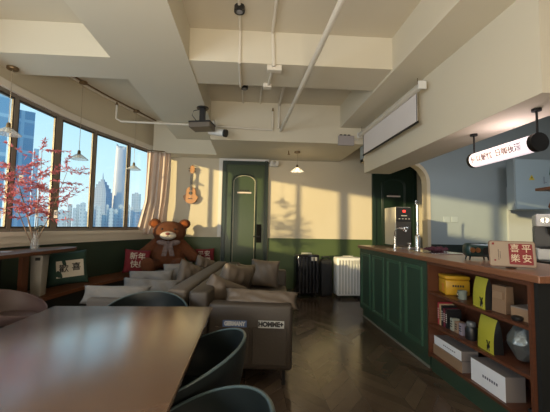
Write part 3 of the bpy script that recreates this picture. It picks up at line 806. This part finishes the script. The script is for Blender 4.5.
# small packets
for i, (yy, h, c, lb) in enumerate(((2.715, .105, (.35, .36, .30), 'green-white tea packet beside the books on the middle shelf'), (2.655, .095, (.30, .20, .14), 'narrow brown packet between two pale packets'), (2.60, .095, (.30, .27, .34), 'lilac-grey packet next to the black jar'))):
    t = thing('tea_packet', lb, 'packet', (1.83, yy, Z2), R(-4))
    MB().box(-.03, .03, -.021, .021, 0, h, bev=.002).build('packet_body', mat('packet_%d' % i, c, .5), t)
    mb = MB()
    for k in range(3): mb.box(-.0325, -.0305, -.014, .014, h*(.3+.2*k), h*(.38+.2*k))
    mb.build('packet_print', ink, t)
t = thing('glass_jar', 'round black storage jar with a glass shoulder left of the lower yellow pouch', 'jar', (1.82, 2.50, Z2))
MB().lathe([(.040, 0), (.044, .02), (.044, .085), (.034, .105)], 24).build('jar_body', black, t, 'auto')
MB().lathe([(.034, .106), (.036, .125), (.030, .14), (.010, .145)], 24).build('jar_lid', mat('smoky_glass', (.12, .13, .14), .1), t, 'auto')
# foil bag
mb = MB(); bmesh.ops.create_icosphere(mb.bm, subdivisions=4, radius=1)
rnd = random.Random(4); ds = [(Vector((rnd.uniform(-1, 1), rnd.uniform(-1, 1), rnd.uniform(-1, 1))).normalized(), rnd.uniform(.6, .92)) for _ in range(90)]
for v in mb.bm.verts:
    n = v.co.normalized(); r = 1.15
    for dn, dd in ds:
        c = n.dot(dn)
        if c > .05: r = min(r, dd/c)
    v.co = Vector((n.x*r*.11, n.y*r*.14, max(n.z*r*.18, -.125)))
for v in mb.bm.verts: v.co.z += .1255; v.co.y += .02*v.co.z
o = mb.build('foil_bag', foil, None, False, (1.87, 2.04, Z2+.002), (0, 0, R(10))); tag(o, 'crumpled silver foil bag at the right end of the middle shelf', 'bag')
# bottom shelf cartons
Z1 = .1655
def carton_box(label, x0, x1, y0, y1, z, h, rz, fm, sm, pr=None):
    t = thing('carton_box', label, 'box', ((x0+x1)/2, (y0+y1)/2, z), rz)
    a, b = (x1-x0)/2, (y1-y0)/2
    MB().box(-a, a, -b, b, 0, h, bev=.002).build('carton_body', sm, t)
    MB().box(-a-.003, -a-.0005, -b, b, 0, h).build('front_face', fm, t)
    if pr:
        mb = MB()
        for k in range(7): mb.box(-a-.0045, -a-.0032, -b*.6+k*b*.13, -b*.52+k*b*.13, h*.44, h*.55)
        mb.build('printed_words', mat('grey_print', (.12, .13, .18), .5), t)
    return t
carton_box('long brown carton lying under a white one on the bottom shelf', 1.76, 1.90, 2.52, 2.93, Z1, .085, R(-2), carton, greyb)
carton_box('long white box stacked on the brown carton on the bottom shelf', 1.77, 1.91, 2.54, 2.93, Z1+.087, .075, R(-2), whiteb, greyb, True)
carton_box('large long white box at the right of the bottom shelf', 1.76, 1.90, 2.10, 2.43, Z1, .165, R(-1), whiteb, greyb, True)
t = thing('cable_coil', 'small coil of black cable at the near end of the bottom shelf', 'cable', (1.80, 1.93, Z1+.01))
MB().tube([(.04*math.cos(a*.5)*(1+.1*math.sin(a)), .022*math.sin(a*.5), .003+.003*a*.3) for a in range(50)], .005, 6).build('cable', black, t, True)

# ------------------------------------------------------------------ back kitchen
t = thing('electrical_box', 'pale blue wall cabinet with a yellow warning triangle above the coffee machine', 'electrical box', (4.40, 5.12, 1.67))
MB().box(0, .70, 0, .155, 0, .86, bev=.006).build('housing', blue, t)
MB().box(.015, .685, -.014, -.001, .015, .845, bev=.004).build('box_door', mat('box_door_paint', (.36, .45, .50), .45), t)
ws = MB().prism([(.24, .50), (.34, .50), (.29, .585)], .003, frame((0, -.015, 0), (1, 0, 0), (0, 0, 1))).build('warning_triangle', mat('warning_yellow', (.65, .50, .05), .5), t)
MB().prism([(.295, .565), (.280, .535), (.290, .535), (.285, .51), (.302, .543), (.292, .543)], .002, frame((0, -.0185, 0), (1, 0, 0), (0, 0, 1))).build('lightning_bolt', ink, ws)
MB().box(.50, .51, -.02, -.0145, .44, .56).box(.52, .55, -.02, -.0145, .46, .47).build('cabinet_marks', mat('grey_mark', (.2, .22, .28), .5), t)
tag(MB().box(2.75, 5.3, 4.5, 5.24, 0, .90, bev=.01).build('back_counter', mat('dark_counter', (.03, .03, .03), .4)), 'dark low counter along the blue wall behind the bar', 'counter')
t = thing('coffee_machine', 'white and black coffee machine with a round dial at the right edge of the bar', 'coffee machine', (2.68, 2.90, 1.062), -R(40))
t.scale = (1, 1, .84)
tag(MB().box(2.60, 3.4, 2.1, 3.25, 0, 1.06, bev=.004).build('machine_counter', black), 'black cabinet carrying the coffee machine behind the worktop', 'cabinet')
MB().box(0, .45, 0, .42, .36, .50, bev=.01).build('head', mat('machine_cream', (.50, .49, .47), .35), t)
MB().box(0, .45, .16, .42, .12, .359).build('back_body', black, t)
MB().box(-.0, .45, -.05, .42, .0, .119, bev=.01).build('base', whitep, t)
MB().box(.02, .43, -.052, .10, .12, .13).build('drip_grid', blackm, t)
kn = MB().cyl((.06, -.001, .43), (.06, -.03, .43), .036, .032, 24).build('dial', chrome, t, 'auto')
MB().box(.056, .064, -.034, -.0305, .40, .46).build('dial_mark', black, kn)
MB().cyl((.12, .06, .36), (.12, .06, .27), .035, .03, 20).cyl((.12, .06, .29), (.12, -.12, .27), .012, .014, 12).build('brew_head', black, t, 'auto')
t = thing('wall_shelf', 'dark brown bracketed shelf at the right edge above the coffee machine', 'shelf', (3.26, 3.22, 1.60))
MB().box(-.05, .5, 0, .25, .17, .20).build('shelf_board', wood, t)
MB().prism([(0, 0), (0, .17), (-.05, .17), (-.14, -.02), (-.10, -.08), (.3, -.08), (.3, 0)], .02, frame((0, .02, 0), (1, 0, 0), (0, 0, 1))).build('bracket', wood, t)
t = thing('teal_canister', 'teal canister on the shelf at the right edge', 'canister', (3.34, 3.33, 1.801))
MB().cyl((0, 0, 0), (0, 0, .14), .07, .07, 24).build('canister_body', mat('white_teal', (.30, .38, .40), .4), t, 'auto')
MB().cyl((0, 0, .141), (0, 0, .25), .074, .06, 24).build('canister_lid', mat('teal_lid', (.03, .16, .17), .35), t, 'auto')
t = thing('wall_socket', 'double white wall socket on the blue wall', 'socket', (3.44, 5.488, 1.45))
for k in range(2): MB().box(k*.14, k*.14+.12, -.010, 0, 0, .10, bev=.003).box(k*.14+.03, k*.14+.09, -.013, -.0105, .03, .07).build('socket_plate', mat('blue_white_plate', (.36, .42, .45), .4), t)

# ------------------------------------------------------------------ light tube sign
t = thing('tube_sign', 'glowing round tube sign with characters hanging over the worktop', 'sign', (2.2, 2.34, 2.0))
emt = mat('glowing_tube', (.9, .85, .86), .4, emit=(1, .82, .88), estr=.78)
MB().cyl((0, .02, 0), (0, .65, 0), .068, .068, 32).build('light_tube', emt, t, 'auto')
for y0, y1 in ((-.02, .02), (.65, .68)): MB().cyl((0, y0, 0), (0, y1, 0), .073, .073, 32).build('end_cap', blackm, t, 'auto')
for y in (.0, .665): 
    r_ = MB().cyl((0, y, .07), (0, y, .262), .008).build('hanging_rod', blackm, t); MB().cyl((0, y, .243), (0, y, .262), .032).build('rod_rose', blackm, r_)
for i, (ch, yy) in enumerate(zip('何以解忧日咖夜酒', (.59, .525, .46, .395, .30, .235, .17, .105))):
    a = R(12)
    M = frame((-.070*math.cos(a), yy, -.070*math.sin(a)), (0, -1, 0), (-math.sin(a), 0, math.cos(a)))
    text('character', ch, .066, mat('sign_grey_ink', (.20, .13, .17), .6), t, M, .001, bold=.0009)
pl = bpy.data.lights.new('tube_glow', 'POINT'); pl.energy = 3.5; pl.color = (1, .78, .82); pl.shadow_soft_size = .07
po = bpy.data.objects.new('tube_glow', pl); COL.objects.link(po); po.location = (2.33, 2.57, 2.05)

# ------------------------------------------------------------------ projection screen
t = thing('projection_screen', 'white projector screen roll with its cloth partly down on the bulkhead', 'projection screen', (1.91, 3.42, 2.90))
MB().cyl((0, 0, 0), (0, 1.88, 0), .038, .038, 8).build('case', mat('case_cream', (.60, .57, .50), .35), t, 'auto')
for y in (-.02, 1.88): MB().box(-.045, .045, y, y+.02, -.045, .045, bev=.004).build('end_cap', whitep, t)
MB().box(.012, .016, .12, 1.76, -.36, -.036).build('screen_cloth', screenf, t)
MB().box(.008, .020, .10, 1.78, -.385, -.361).build('bottom_bar', blackm, t)
MB().box(.0100, .0118, .12, .132, -.36, -.04).build('black_border', blackm, t); MB().box(.0100, .0118, 1.748, 1.76, -.36, -.04).build('black_border', blackm, t)
for y in (.08, 1.8): MB().tube([(.0, y, .036), (0, y, .12)], .004).build('hook', brass, t)

# ------------------------------------------------------------------ pipes and conduits
def pipe(name, label, pts, r, m=pipem, cat='pipe'):
    return tag(MB().tube(pts, r, 10).build(name, m, None, 'auto'), label, cat)
pipe('sprinkler_pipe', 'thick cream pipe running diagonally under the ceiling beams', [(.76, -1.2, 3.01), (.68, 1.5, 3.0), (.56, 4.5, 2.97), (.52, 5.16, 2.95)], .027)
pipe('cross_pipe', 'thin cream sprinkler pipe crossing the room before the far beam', [(-2.17, 5.05, 3.24), (-2.17, 5.05, 3.02), (-2.1, 5.06, 2.98), (-.75, 5.12, 2.98), (.38, 5.15, 2.95)], .017)
pipe('riser_pipe', 'short upright cream pipe with a sprinkler tip by the far beam', [(.38, 5.14, 2.97), (.38, 5.14, 3.27)], .016)
pipe('conduit', 'thin cream conduit on the left of the middle ceiling bay', [(-.13, -1.5, 3.425), (-.13, 3.22, 3.425), (-.13, 3.23, 3.065), (-.13, 3.80, 3.065), (-.13, 3.82, 3.42), (-.13, 5.18, 3.42)], .014, cat='conduit')
pipe('conduit', 'thin cream conduit crossing two junction boxes on the ceiling', [(.22, -1.5, 3.42), (.22, 3.22, 3.42), (.24, 3.23, 3.06), (.21, 3.80, 3.06), (.17, 3.83, 3.42), (.16, 5.18, 3.42)], .017, cat='conduit')
pipe('drop_pipe', 'cream pipe dropping down the face of the far beam', [(.49, 4.3, 3.41), (.49, 5.17, 3.40), (.49, 5.172, 2.99)], .022)
tag(MB().box(.17, .33, 3.26, 3.33, 3.02, 3.079, bev=.004).build('junction_box', pipem), 'square cream junction box at the near edge of the cross beam', 'junction box')
tag(MB().box(.15, .25, 3.70, 3.78, 3.03, 3.079, bev=.004).build('junction_box', pipem), 'small cream junction box at the far edge of the cross beam', 'junction box')
for (x, y, z, lb) in ((-.56*0+-.55, 3.0, 3.385, 'black round ceiling spotlight near the top edge of the picture'), (-.03, 4.70, 3.39, 'small black ceiling spotlight beyond the cross beam')):
    x = -.08 if y == 3.0 else -.05
    t = thing('ceiling_spot', lb, 'spotlight', (x, y, z))
    MB().cyl((0, 0, 0), (0, 0, .054), .052, .052, 24).build('spot_body', black, t, 'auto'); MB().cyl((0, 0, -.004), (0, 0, -.001), .03, .03, 18).build('lens', mat('lens_grey', (.2, .2, .22), .1), t)
t = thing('sprinkler', 'small dark sprinkler head under the beam beside the lit pendant lamp', 'sprinkler', (.78, 5.95, 2.70)); MB().cyl((0, 0, .0), (0, 0, .069), .012).cyl((0, 0, -.004), (0, 0, .004), .026).build('head', brass, t)
t = thing('sprinkler', 'small upright brass sprinkler tip on top of the left pipe end', 'sprinkler', (-2.126, 5.04, 3.241)); MB().cyl((0, 0, 0), (0, 0, .05), .022, .008).build('head', brass, t)
t = thing('sprinkler', 'small upright brass sprinkler tip on the riser by the far beam', 'sprinkler', (.425, 5.28, 3.271)); MB().cyl((0, 0, 0), (0, 0, .06), .02, .008).build('head', brass, t)
# projector
t = thing('projector', 'small black and beige projector hung under the wide ceiling beam', 'projector', (-.68, 4.62, 2.74), R(-12))
MB().box(-.16, .16, -.13, .13, 0, .075, bev=.01).build('projector_body', mat('projector_beige', (.13, .11, .09), .5), t)
MB().box(-.165, .165, -.135, .135, .0755, .095, bev=.006).build('top_plate', black, t)
MB().box(-.04, .04, -.03, .03, .096, .32, bev=.004).cyl((0, 0, .315), (0, 0, .329), .09).build('mount', black, t)
MB().tube([(-.03, -.02, .30), (-.12, -.05, .27), (-.14, -.06, .20), (-.06, -.05, .10)], .005).build('cable', black, t, True)
t = thing('security_camera', 'white bullet security camera pointing right below the projector', 'security camera', (-.48, 4.84, 2.80), R(0))
t.scale = (1.2, 1.2, 1.2)
MB().cyl((-.10, .05, .0), (.10, -.05, -.05), .045, .048, 20).build('camera_body', whitep, t, 'auto')
MB().cyl((.101, -.051, -.051), (.125, -.063, -.057), .050, .050, 20).build('lens_hood', black, t, 'auto')
MB().tube([(-.04, .02, .04), (-.05, .05, .14), (-.06, .30, .16)], .012).build('bracket', whitep, t, True)
# device on the far beam
t = thing('wall_router', 'grey-lilac box device fixed to the far beam by the screen', 'router', (1.55, 5.31, 2.73)); MB().box(0, .27, 0, .054, 0, .17, bev=.006).build('device_body', mat('lilac_grey', (.36, .33, .34), .5), t)
mb = MB()
for k in range(3): mb.box(.02+k*.07, .06+k*.07, -.004, .02, .172, .185)
mb.build('ports', black, t)
MB().tube([(.27, .03, .12), (.34, .03, .10), (.36, .03, .18), (.42, .03, .25)], .006).build('cable', whitep, t, True)
# emergency lamp over door
t = thing('emergency_light', 'white twin-head emergency lamp above the right corner of the door', 'emergency light', (.47, 6.60, 2.62))
t.scale = (1.1, 1, 1.5)
MB().box(0, .16, 0, .095, 0, .06, bev=.006).build('lamp_body', whitep, t)
for x in (.03, .13): MB().cyl((x, 0, .05), (x+.01, -.07, .03), .022, .034, 16).build('lamp_head', silverc, t, 'auto')
MB().tube([(0, .05, .04), (-.06, .05, .08), (-.10, .07, .065)], .005).build('cable', black, t, True)

# ------------------------------------------------------------------ pendant lamps
def pendant(label, x, y, ztop, zsh, lit=False, rad=.125):
    t = thing('pendant_lamp', label, 'lamp', (x, y, zsh), 0, 'pleated glass pendants')
    H = ztop-zsh
    MB().lathe([(.055, H-.028), (.058, H-.022), (.058, H-.001)], 24).build('ceiling_rose', brass, t, 'auto')
    MB().cyl((0, 0, .07), (0, 0, H-.028), .0035, .0035, 6).build('cord', cord, t)
    MB().lathe([(.012, .075), (.020, .06), (.024, .02), (.020, .015)], 16).build('lamp_holder', brass, t, 'auto')
    o = MB().lathe([(.022, .02), (.045, .005), (rad*.7, -.03), (rad, -.06)], 96, cap=False, pleat=.05, npl=24).build('lamp_shade', shadeg, t, True)
    o.modifiers.new('s', 'SOLIDIFY').thickness = .003
    bm_ = mat('lit_bulb', (1, .9, .7), emit=(1, .78, .45), estr=8) if lit else mat('clear_bulb', (.7, .68, .6), .1)
    MB().ball((0, 0, -.012), .024, .024, .03, 14).build('bulb', bm_, t, True)
    if lit:
        l = bpy.data.lights.new('bulb_light', 'POINT'); l.energy = 3; l.color = (1, .75, .45); l.shadow_soft_size = .03
        q = bpy.data.objects.new('bulb_light', l); COL.objects.link(q); q.parent = t; q.location = (0, 0, -.10)
    return t
pendant('pleated glass pendant lamp at the left edge, nearest to the camera', -2.70, 3.50, 3.08, 2.36)
pendant('pleated glass pendant lamp in front of the middle window pane', -2.50, 4.60, CZ, 2.32)
pendant('pleated glass pendant lamp nearest the curtain', -2.11, 5.75, CZ, 2.38)
pendant('lit glass pendant lamp hanging right of the green door', .945, 5.98, 2.77, 2.44, True)

# ------------------------------------------------------------------ ukulele
t = thing('ukulele', 'small light brown ukulele hanging on the wall left of the green door', 'ukulele', (-1.23, 6.64, 1.93), rot=(0, R(2), 0))
t.scale = (1.15, 1, 1.05)
pts = []
for k in range(48):
    a = 2*PI*k/48; s_ = math.sin(a); r = .125
    x = math.cos(a); z = s_
    w = .135 if z < 0 else .105
    waist = 1-.16*math.exp(-((z-.25)/.22)**2)
    pts.append((x*w*waist, .17*z+.02))
MB().prism(pts, .06, frame((0, .03, 0), (1, 0, 0), (0, 0, 1))).build('ukulele_body', ukem, t, 'auto')
MB().cyl((0, -.0305, .06), (0, -.033, .06), .036, .036, 20).build('sound_hole', ink, t)
MB().box(-.020, .020, -.044, -.0305, .11, .46).build('fretboard', mat('dark_fretboard', (.03, .018, .012), .5), t)
MB().box(-.04, .04, -.036, -.0305, -.06, -.045).build('bridge', mat('dark_fretboard', (.03, .018, .012)), t)
MB().prism([(-.022, .46), (.022, .46), (.042, .50), (.038, .60), (0, .62), (-.038, .60), (-.042, .50)], .018, frame((0, -.02, 0), (1, 0, 0), (0, 0, 1))).build('headstock', ukem, t)
mb = MB()
for s in (-1, 1):
    for z in (.51, .56): mb.cyl((s*.04, -.03, z), (s*.066, -.03, z), .009, .009, 8)
mb.build('tuning_pegs', black, t)
mb = MB()
for k in range(4): mb.box(-.013+k*.0085, -.0118+k*.0085, -.0465, -.0450, -.05, .50)
mb.build('strings', whitep, t)
MB().cyl((0, -.03, .63), (0, .058, .63), .008).build('wall_hook', blackm, t)

# ------------------------------------------------------------------ vase with red branches
VX, VY, VZ = -2.45, 3.60, 1.001
t = thing('glass_vase', 'clear glass vase on the window counter holding red leafy branches', 'vase', (VX, VY, VZ))
MB().lathe([(.035, 0), (.045, .02), (.040, .10), (.028, .16), (.034, .19), (.030, .19), (.024, .16), (.036, .10), (.038, .02)], 24).build('vase_body', vaseg, t, 'auto')
t = thing('red_branches', 'branches with narrow red leaves standing in the glass vase', 'branch', (VX, VY, VZ))
rnd = random.Random(12)
leaf = MB()
def leafq(p, d, L, w):
    d = d.normalized(); up = Vector((rnd.uniform(-.5, .5), rnd.uniform(-.5, .5), 1)); s_ = d.cross(up).normalized(); n = s_.cross(d)
    q = [p, p+d*L*.4+s_*w+n*.004, p+d*L+Vector((0, 0, -.004)), p+d*L*.4-s_*w+n*.004]
    leaf.bm.faces.new([leaf.bm.verts.new(v) for v in q])
def branch(start, d, L, depth):
    pts = [start]; p = start.copy(); d = d.normalized(); n = 7
    for k in range(n):
        d = (d+Vector((rnd.uniform(-.12, .12), rnd.uniform(-.12, .12), rnd.uniform(-.05, .08)))*(1 if depth else .6)).normalized()
        p = p+d*L/n; pts.append(p.copy())
        if depth == 0 and k >= 2:
            for q in range(3):
                a = rnd.uniform(0, 2*PI); side = Vector((math.cos(a)*1.1, math.sin(a)*.9, rnd.uniform(-.1, .55)))
                subs.append((p.copy(), side, rnd.uniform(.20, .42)*(1.25-k/n*.5)))
    return pts
for (dx, dy, L) in ((-.30, .05, .98), (.02, .0, 1.16), (.26, .25, .98), (-.05, -.35, .92), (.22, -.12, .84), (-.25, -.25, .86)):
    subs = []
    start = Vector((rnd.uniform(-.015, .015), rnd.uniform(-.015, .015), .02))
    pts = branch(start, Vector((dx, dy, 1)), L, 0)
    MB().tube(pts, .006, 6, .0025).build('stem', twig, t, True)
    tw = MB()
    for (p, dd, l) in subs:
        pp = branch(p, dd, l, 1); tw.tube(pp, .0018, 4, .001)
        for k in range(1, len(pp)):
            ax_ = (pp[k]-pp[k-1]).normalized()
            for s in range(4):
                dv = ax_*.7+Vector((rnd.uniform(-1, 1), rnd.uniform(-1, 1), rnd.uniform(-.6, .5)))*.9
                leafq(pp[k], dv, rnd.uniform(.04, .07), rnd.uniform(.006, .010))
    tw.build('twigs', twig, t)
leaf.build('leaves', leafr, t)
for i, (x, y, z, lb) in enumerate(((-2.80+.03, 3.45, 1.40, 'small white paper tag hanging low at the left of the red branches'), (-2.38, 3.50, 1.43, 'white paper tag hanging in the middle of the red branches'), (-2.20, 3.55, 1.42, 'white paper tag hanging at the right of the red branches'), (-2.55, 3.45, 1.80, 'white paper tag hanging high among the red branches'))):
    g = thing('paper_tag', lb, 'tag', (x, y, z), rnd.uniform(-.4, .6))
    MB().box(-.022, .022, -.001, .001, -.05, .04).build('tag_card', mat('tag_paper', (.62, .55, .50), .7), g)
    MB().tube([(0, 0, .04), (.003, 0, .075), (0, 0, .11)], .001, 5).build('tag_string', twig, g)
    mb = MB()
    for k in range(3): mb.box(-.012, .012, -.0018, -.0011, -.03+k*.02, -.025+k*.02)
    mb.build('tag_writing', ink, g)
t = thing('ribbon_bow', 'small black bow tied on the stems above the vase', 'bow', (VX+.06, VY-.04, VZ+.26))
mb = MB()
for s in (-1, 1): mb.ball((s*.028, 0, s*.008), .028, .010, .018, 12)
mb.ball((0, 0, 0), .012); mb.tube([(0, 0, 0), (.01, -.005, -.05)], .006, 6).tube([(0, 0, 0), (-.03, -.005, -.04)], .006, 6); mb.build('bow_cloth', black, t, True)
t = thing('paper_note', 'pale paper sheet lying on the window counter left of the vase', 'paper', (-2.60, 3.28, 1.0015), R(12)); MB().box(-.10, .10, -.07, .07, 0, .002).build('sheet', mat('blue_white_paper', (.55, .60, .68), .5), t)
t = thing('card_stand', 'white folded card standing at the left edge of the window counter', 'card', (-2.60, 3.02, 1.0015), R(20)); MB().prism([(-.05, 0), (.05, 0), (0, .13)], .09, frame((0, .045, 0), (1, 0, 0), (0, 0, 1))).build('card_body', white, t)
# white bin on the bench
t = thing('storage_bin', 'tall white plastic bin standing on the bench below the counter tip', 'bin', (-2.47, 3.74, .4515), R(10))
mb = MB(); mb.box(-.065, .065, -.09, .09, 0, .48, bev=.01)
for v in mb.bm.verts: k = .82+.18*v.co.z/.48; v.co.x *= k; v.co.y *= k
mb.build('bin_body', mat('bin_white', (.34, .32, .29), .5), t, 'auto'); MB().box(-.01, .04, -.096, -.09, .42, .455).build('bin_label', black, t)
# books under the bench
rk = random.Random(3); cols = [('crimson', (.25, .02, .05)), ('olive', (.14, .13, .05)), ('cream', (.5, .45, .35)), ('dark green', (.03, .07, .04)), ('brown', (.15, .08, .04)), ('grey', (.2, .2, .2))]
for i in range(6):
    yy = 3.10+i*.085
    t = thing('floor_book', '%s book standing on the floor in front of the bench, %s' % (cols[i][0], 'beside the pink chair' if i < 3 else 'nearer the dark cushion'), 'book', (-2.18+.0, yy, 0), 0, 'books on the floor by the bench')
    MB().box(-.07, .07, -.016, .016, 0, .22+rk.uniform(0, .04)).build('book_cover', mat('floor_book_%d' % i, cols[i][1], .6), t)

# ------------------------------------------------------------------ the city outside
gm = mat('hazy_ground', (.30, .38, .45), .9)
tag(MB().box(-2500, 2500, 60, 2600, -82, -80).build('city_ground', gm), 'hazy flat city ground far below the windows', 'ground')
TT = 17/310
def bpos(px, Y): u = (px-265)/310; return (u+TT)/(1-u*TT)*Y
def tower(label, px0, px1, pytop, Y, m, roof=None, group=None, name='tower_block', depth=12):
    x0, x1 = bpos(px0, Y), bpos(px1, Y); z1 = EYE+(226+.022*((px0+px1)/2-248)-pytop)/310*Y*(1+TT*(x0+x1)/2/Y)
    t = thing(name, label, 'building', ((x0+x1)/2, Y+SKEW*(x0+x1)/2, -80), math.atan2(-(x0+x1)/2, Y), group); w = (x1-x0)/2*math.cos(math.atan2(-(x0+x1)/2, Y))
    MB().box(-w, w, 0, depth, 0, z1+80).build('facade', m, t)
    MB().box(-w*.4, w*.4, depth*.3, depth*.6, z1+80.02, z1+80+w*.35).build('roof_block', m, t)
    return t
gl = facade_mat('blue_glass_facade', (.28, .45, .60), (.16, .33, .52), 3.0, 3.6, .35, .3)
tower('blue glass office tower seen through the leftmost pane', -14, 12, 62, 60, gl, depth=25)
tower('wide blue glass office tower right of the first mullion', 13, 37, 112, 75, gl, depth=25)
tower('low dark blue block stepping down beside the glass office tower', 37.6, 42, 150, 110, gl, depth=10)
hz = facade_mat('hazy_white_facade', (.48, .56, .64), (.36, .45, .56), 3.2, 3.4, .9)  # distance haze is mixed into the pale facade colours
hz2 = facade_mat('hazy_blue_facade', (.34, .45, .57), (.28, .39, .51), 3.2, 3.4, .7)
GR = 'hazy apartment blocks on the skyline %s'
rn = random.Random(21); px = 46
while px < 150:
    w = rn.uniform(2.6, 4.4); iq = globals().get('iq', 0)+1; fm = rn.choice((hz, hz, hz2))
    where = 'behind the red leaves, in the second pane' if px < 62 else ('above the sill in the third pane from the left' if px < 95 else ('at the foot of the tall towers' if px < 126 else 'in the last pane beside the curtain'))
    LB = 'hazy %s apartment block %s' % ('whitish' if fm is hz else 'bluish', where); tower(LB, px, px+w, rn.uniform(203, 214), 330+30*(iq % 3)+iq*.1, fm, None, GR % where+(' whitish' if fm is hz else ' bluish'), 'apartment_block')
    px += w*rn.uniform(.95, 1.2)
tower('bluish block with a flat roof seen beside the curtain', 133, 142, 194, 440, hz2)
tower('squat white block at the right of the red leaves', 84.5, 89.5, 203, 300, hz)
# twisting tall tower
t = thing('twisting_tower', 'very tall pale tapering tower with a slanted top in the third pane', 'tower', (bpos(120.5, 600), 600+SKEW*bpos(120.5, 600), -80))
hh = EYE+(223-146)/310*600+80; mb = MB()
def tw(u, v):
    a = 2*PI*u+v*1.2; r = 14*(1.1-.52*v)*(1+.10*math.cos(3*(a)))
    return (r*math.cos(a), r*math.sin(a), v*(hh-(8 if False else 0)-10*(1+math.cos(a))*(v > .98)))
mb.grid(30, 40, tw, closeu=True); mb.build('tower_skin', mat('pale_tower_skin', (.52, .52, .58), .4), t, True)
# stepped tower with spire
t = thing('stepped_tower', 'stepped bluish tower with a pointed spire left of the tallest tower', 'tower', (bpos(104.5, 560), 560+SKEW*bpos(104.5, 560), -80))
H1 = EYE+(222.6-193)/310*560+80
mt = facade_mat('stepped_tower_facade', (.22, .31, .46), (.16, .25, .40), 4, 4, 1)
mb = MB()
for k, (w, z0, z1) in enumerate(((12, 0, H1), (10, H1, H1+7), (7.5, H1+7, H1+13), (5, H1+13, H1+18), (2.5, H1+18, H1+22))): mb.box(-w, w, -w, w, z0, z1)
mb.build('tower_body', mt, t); MB().cyl((0, 0, H1+22), (0, 0, H1+34), 1.2, .2, 8).build('spire', mt, t)
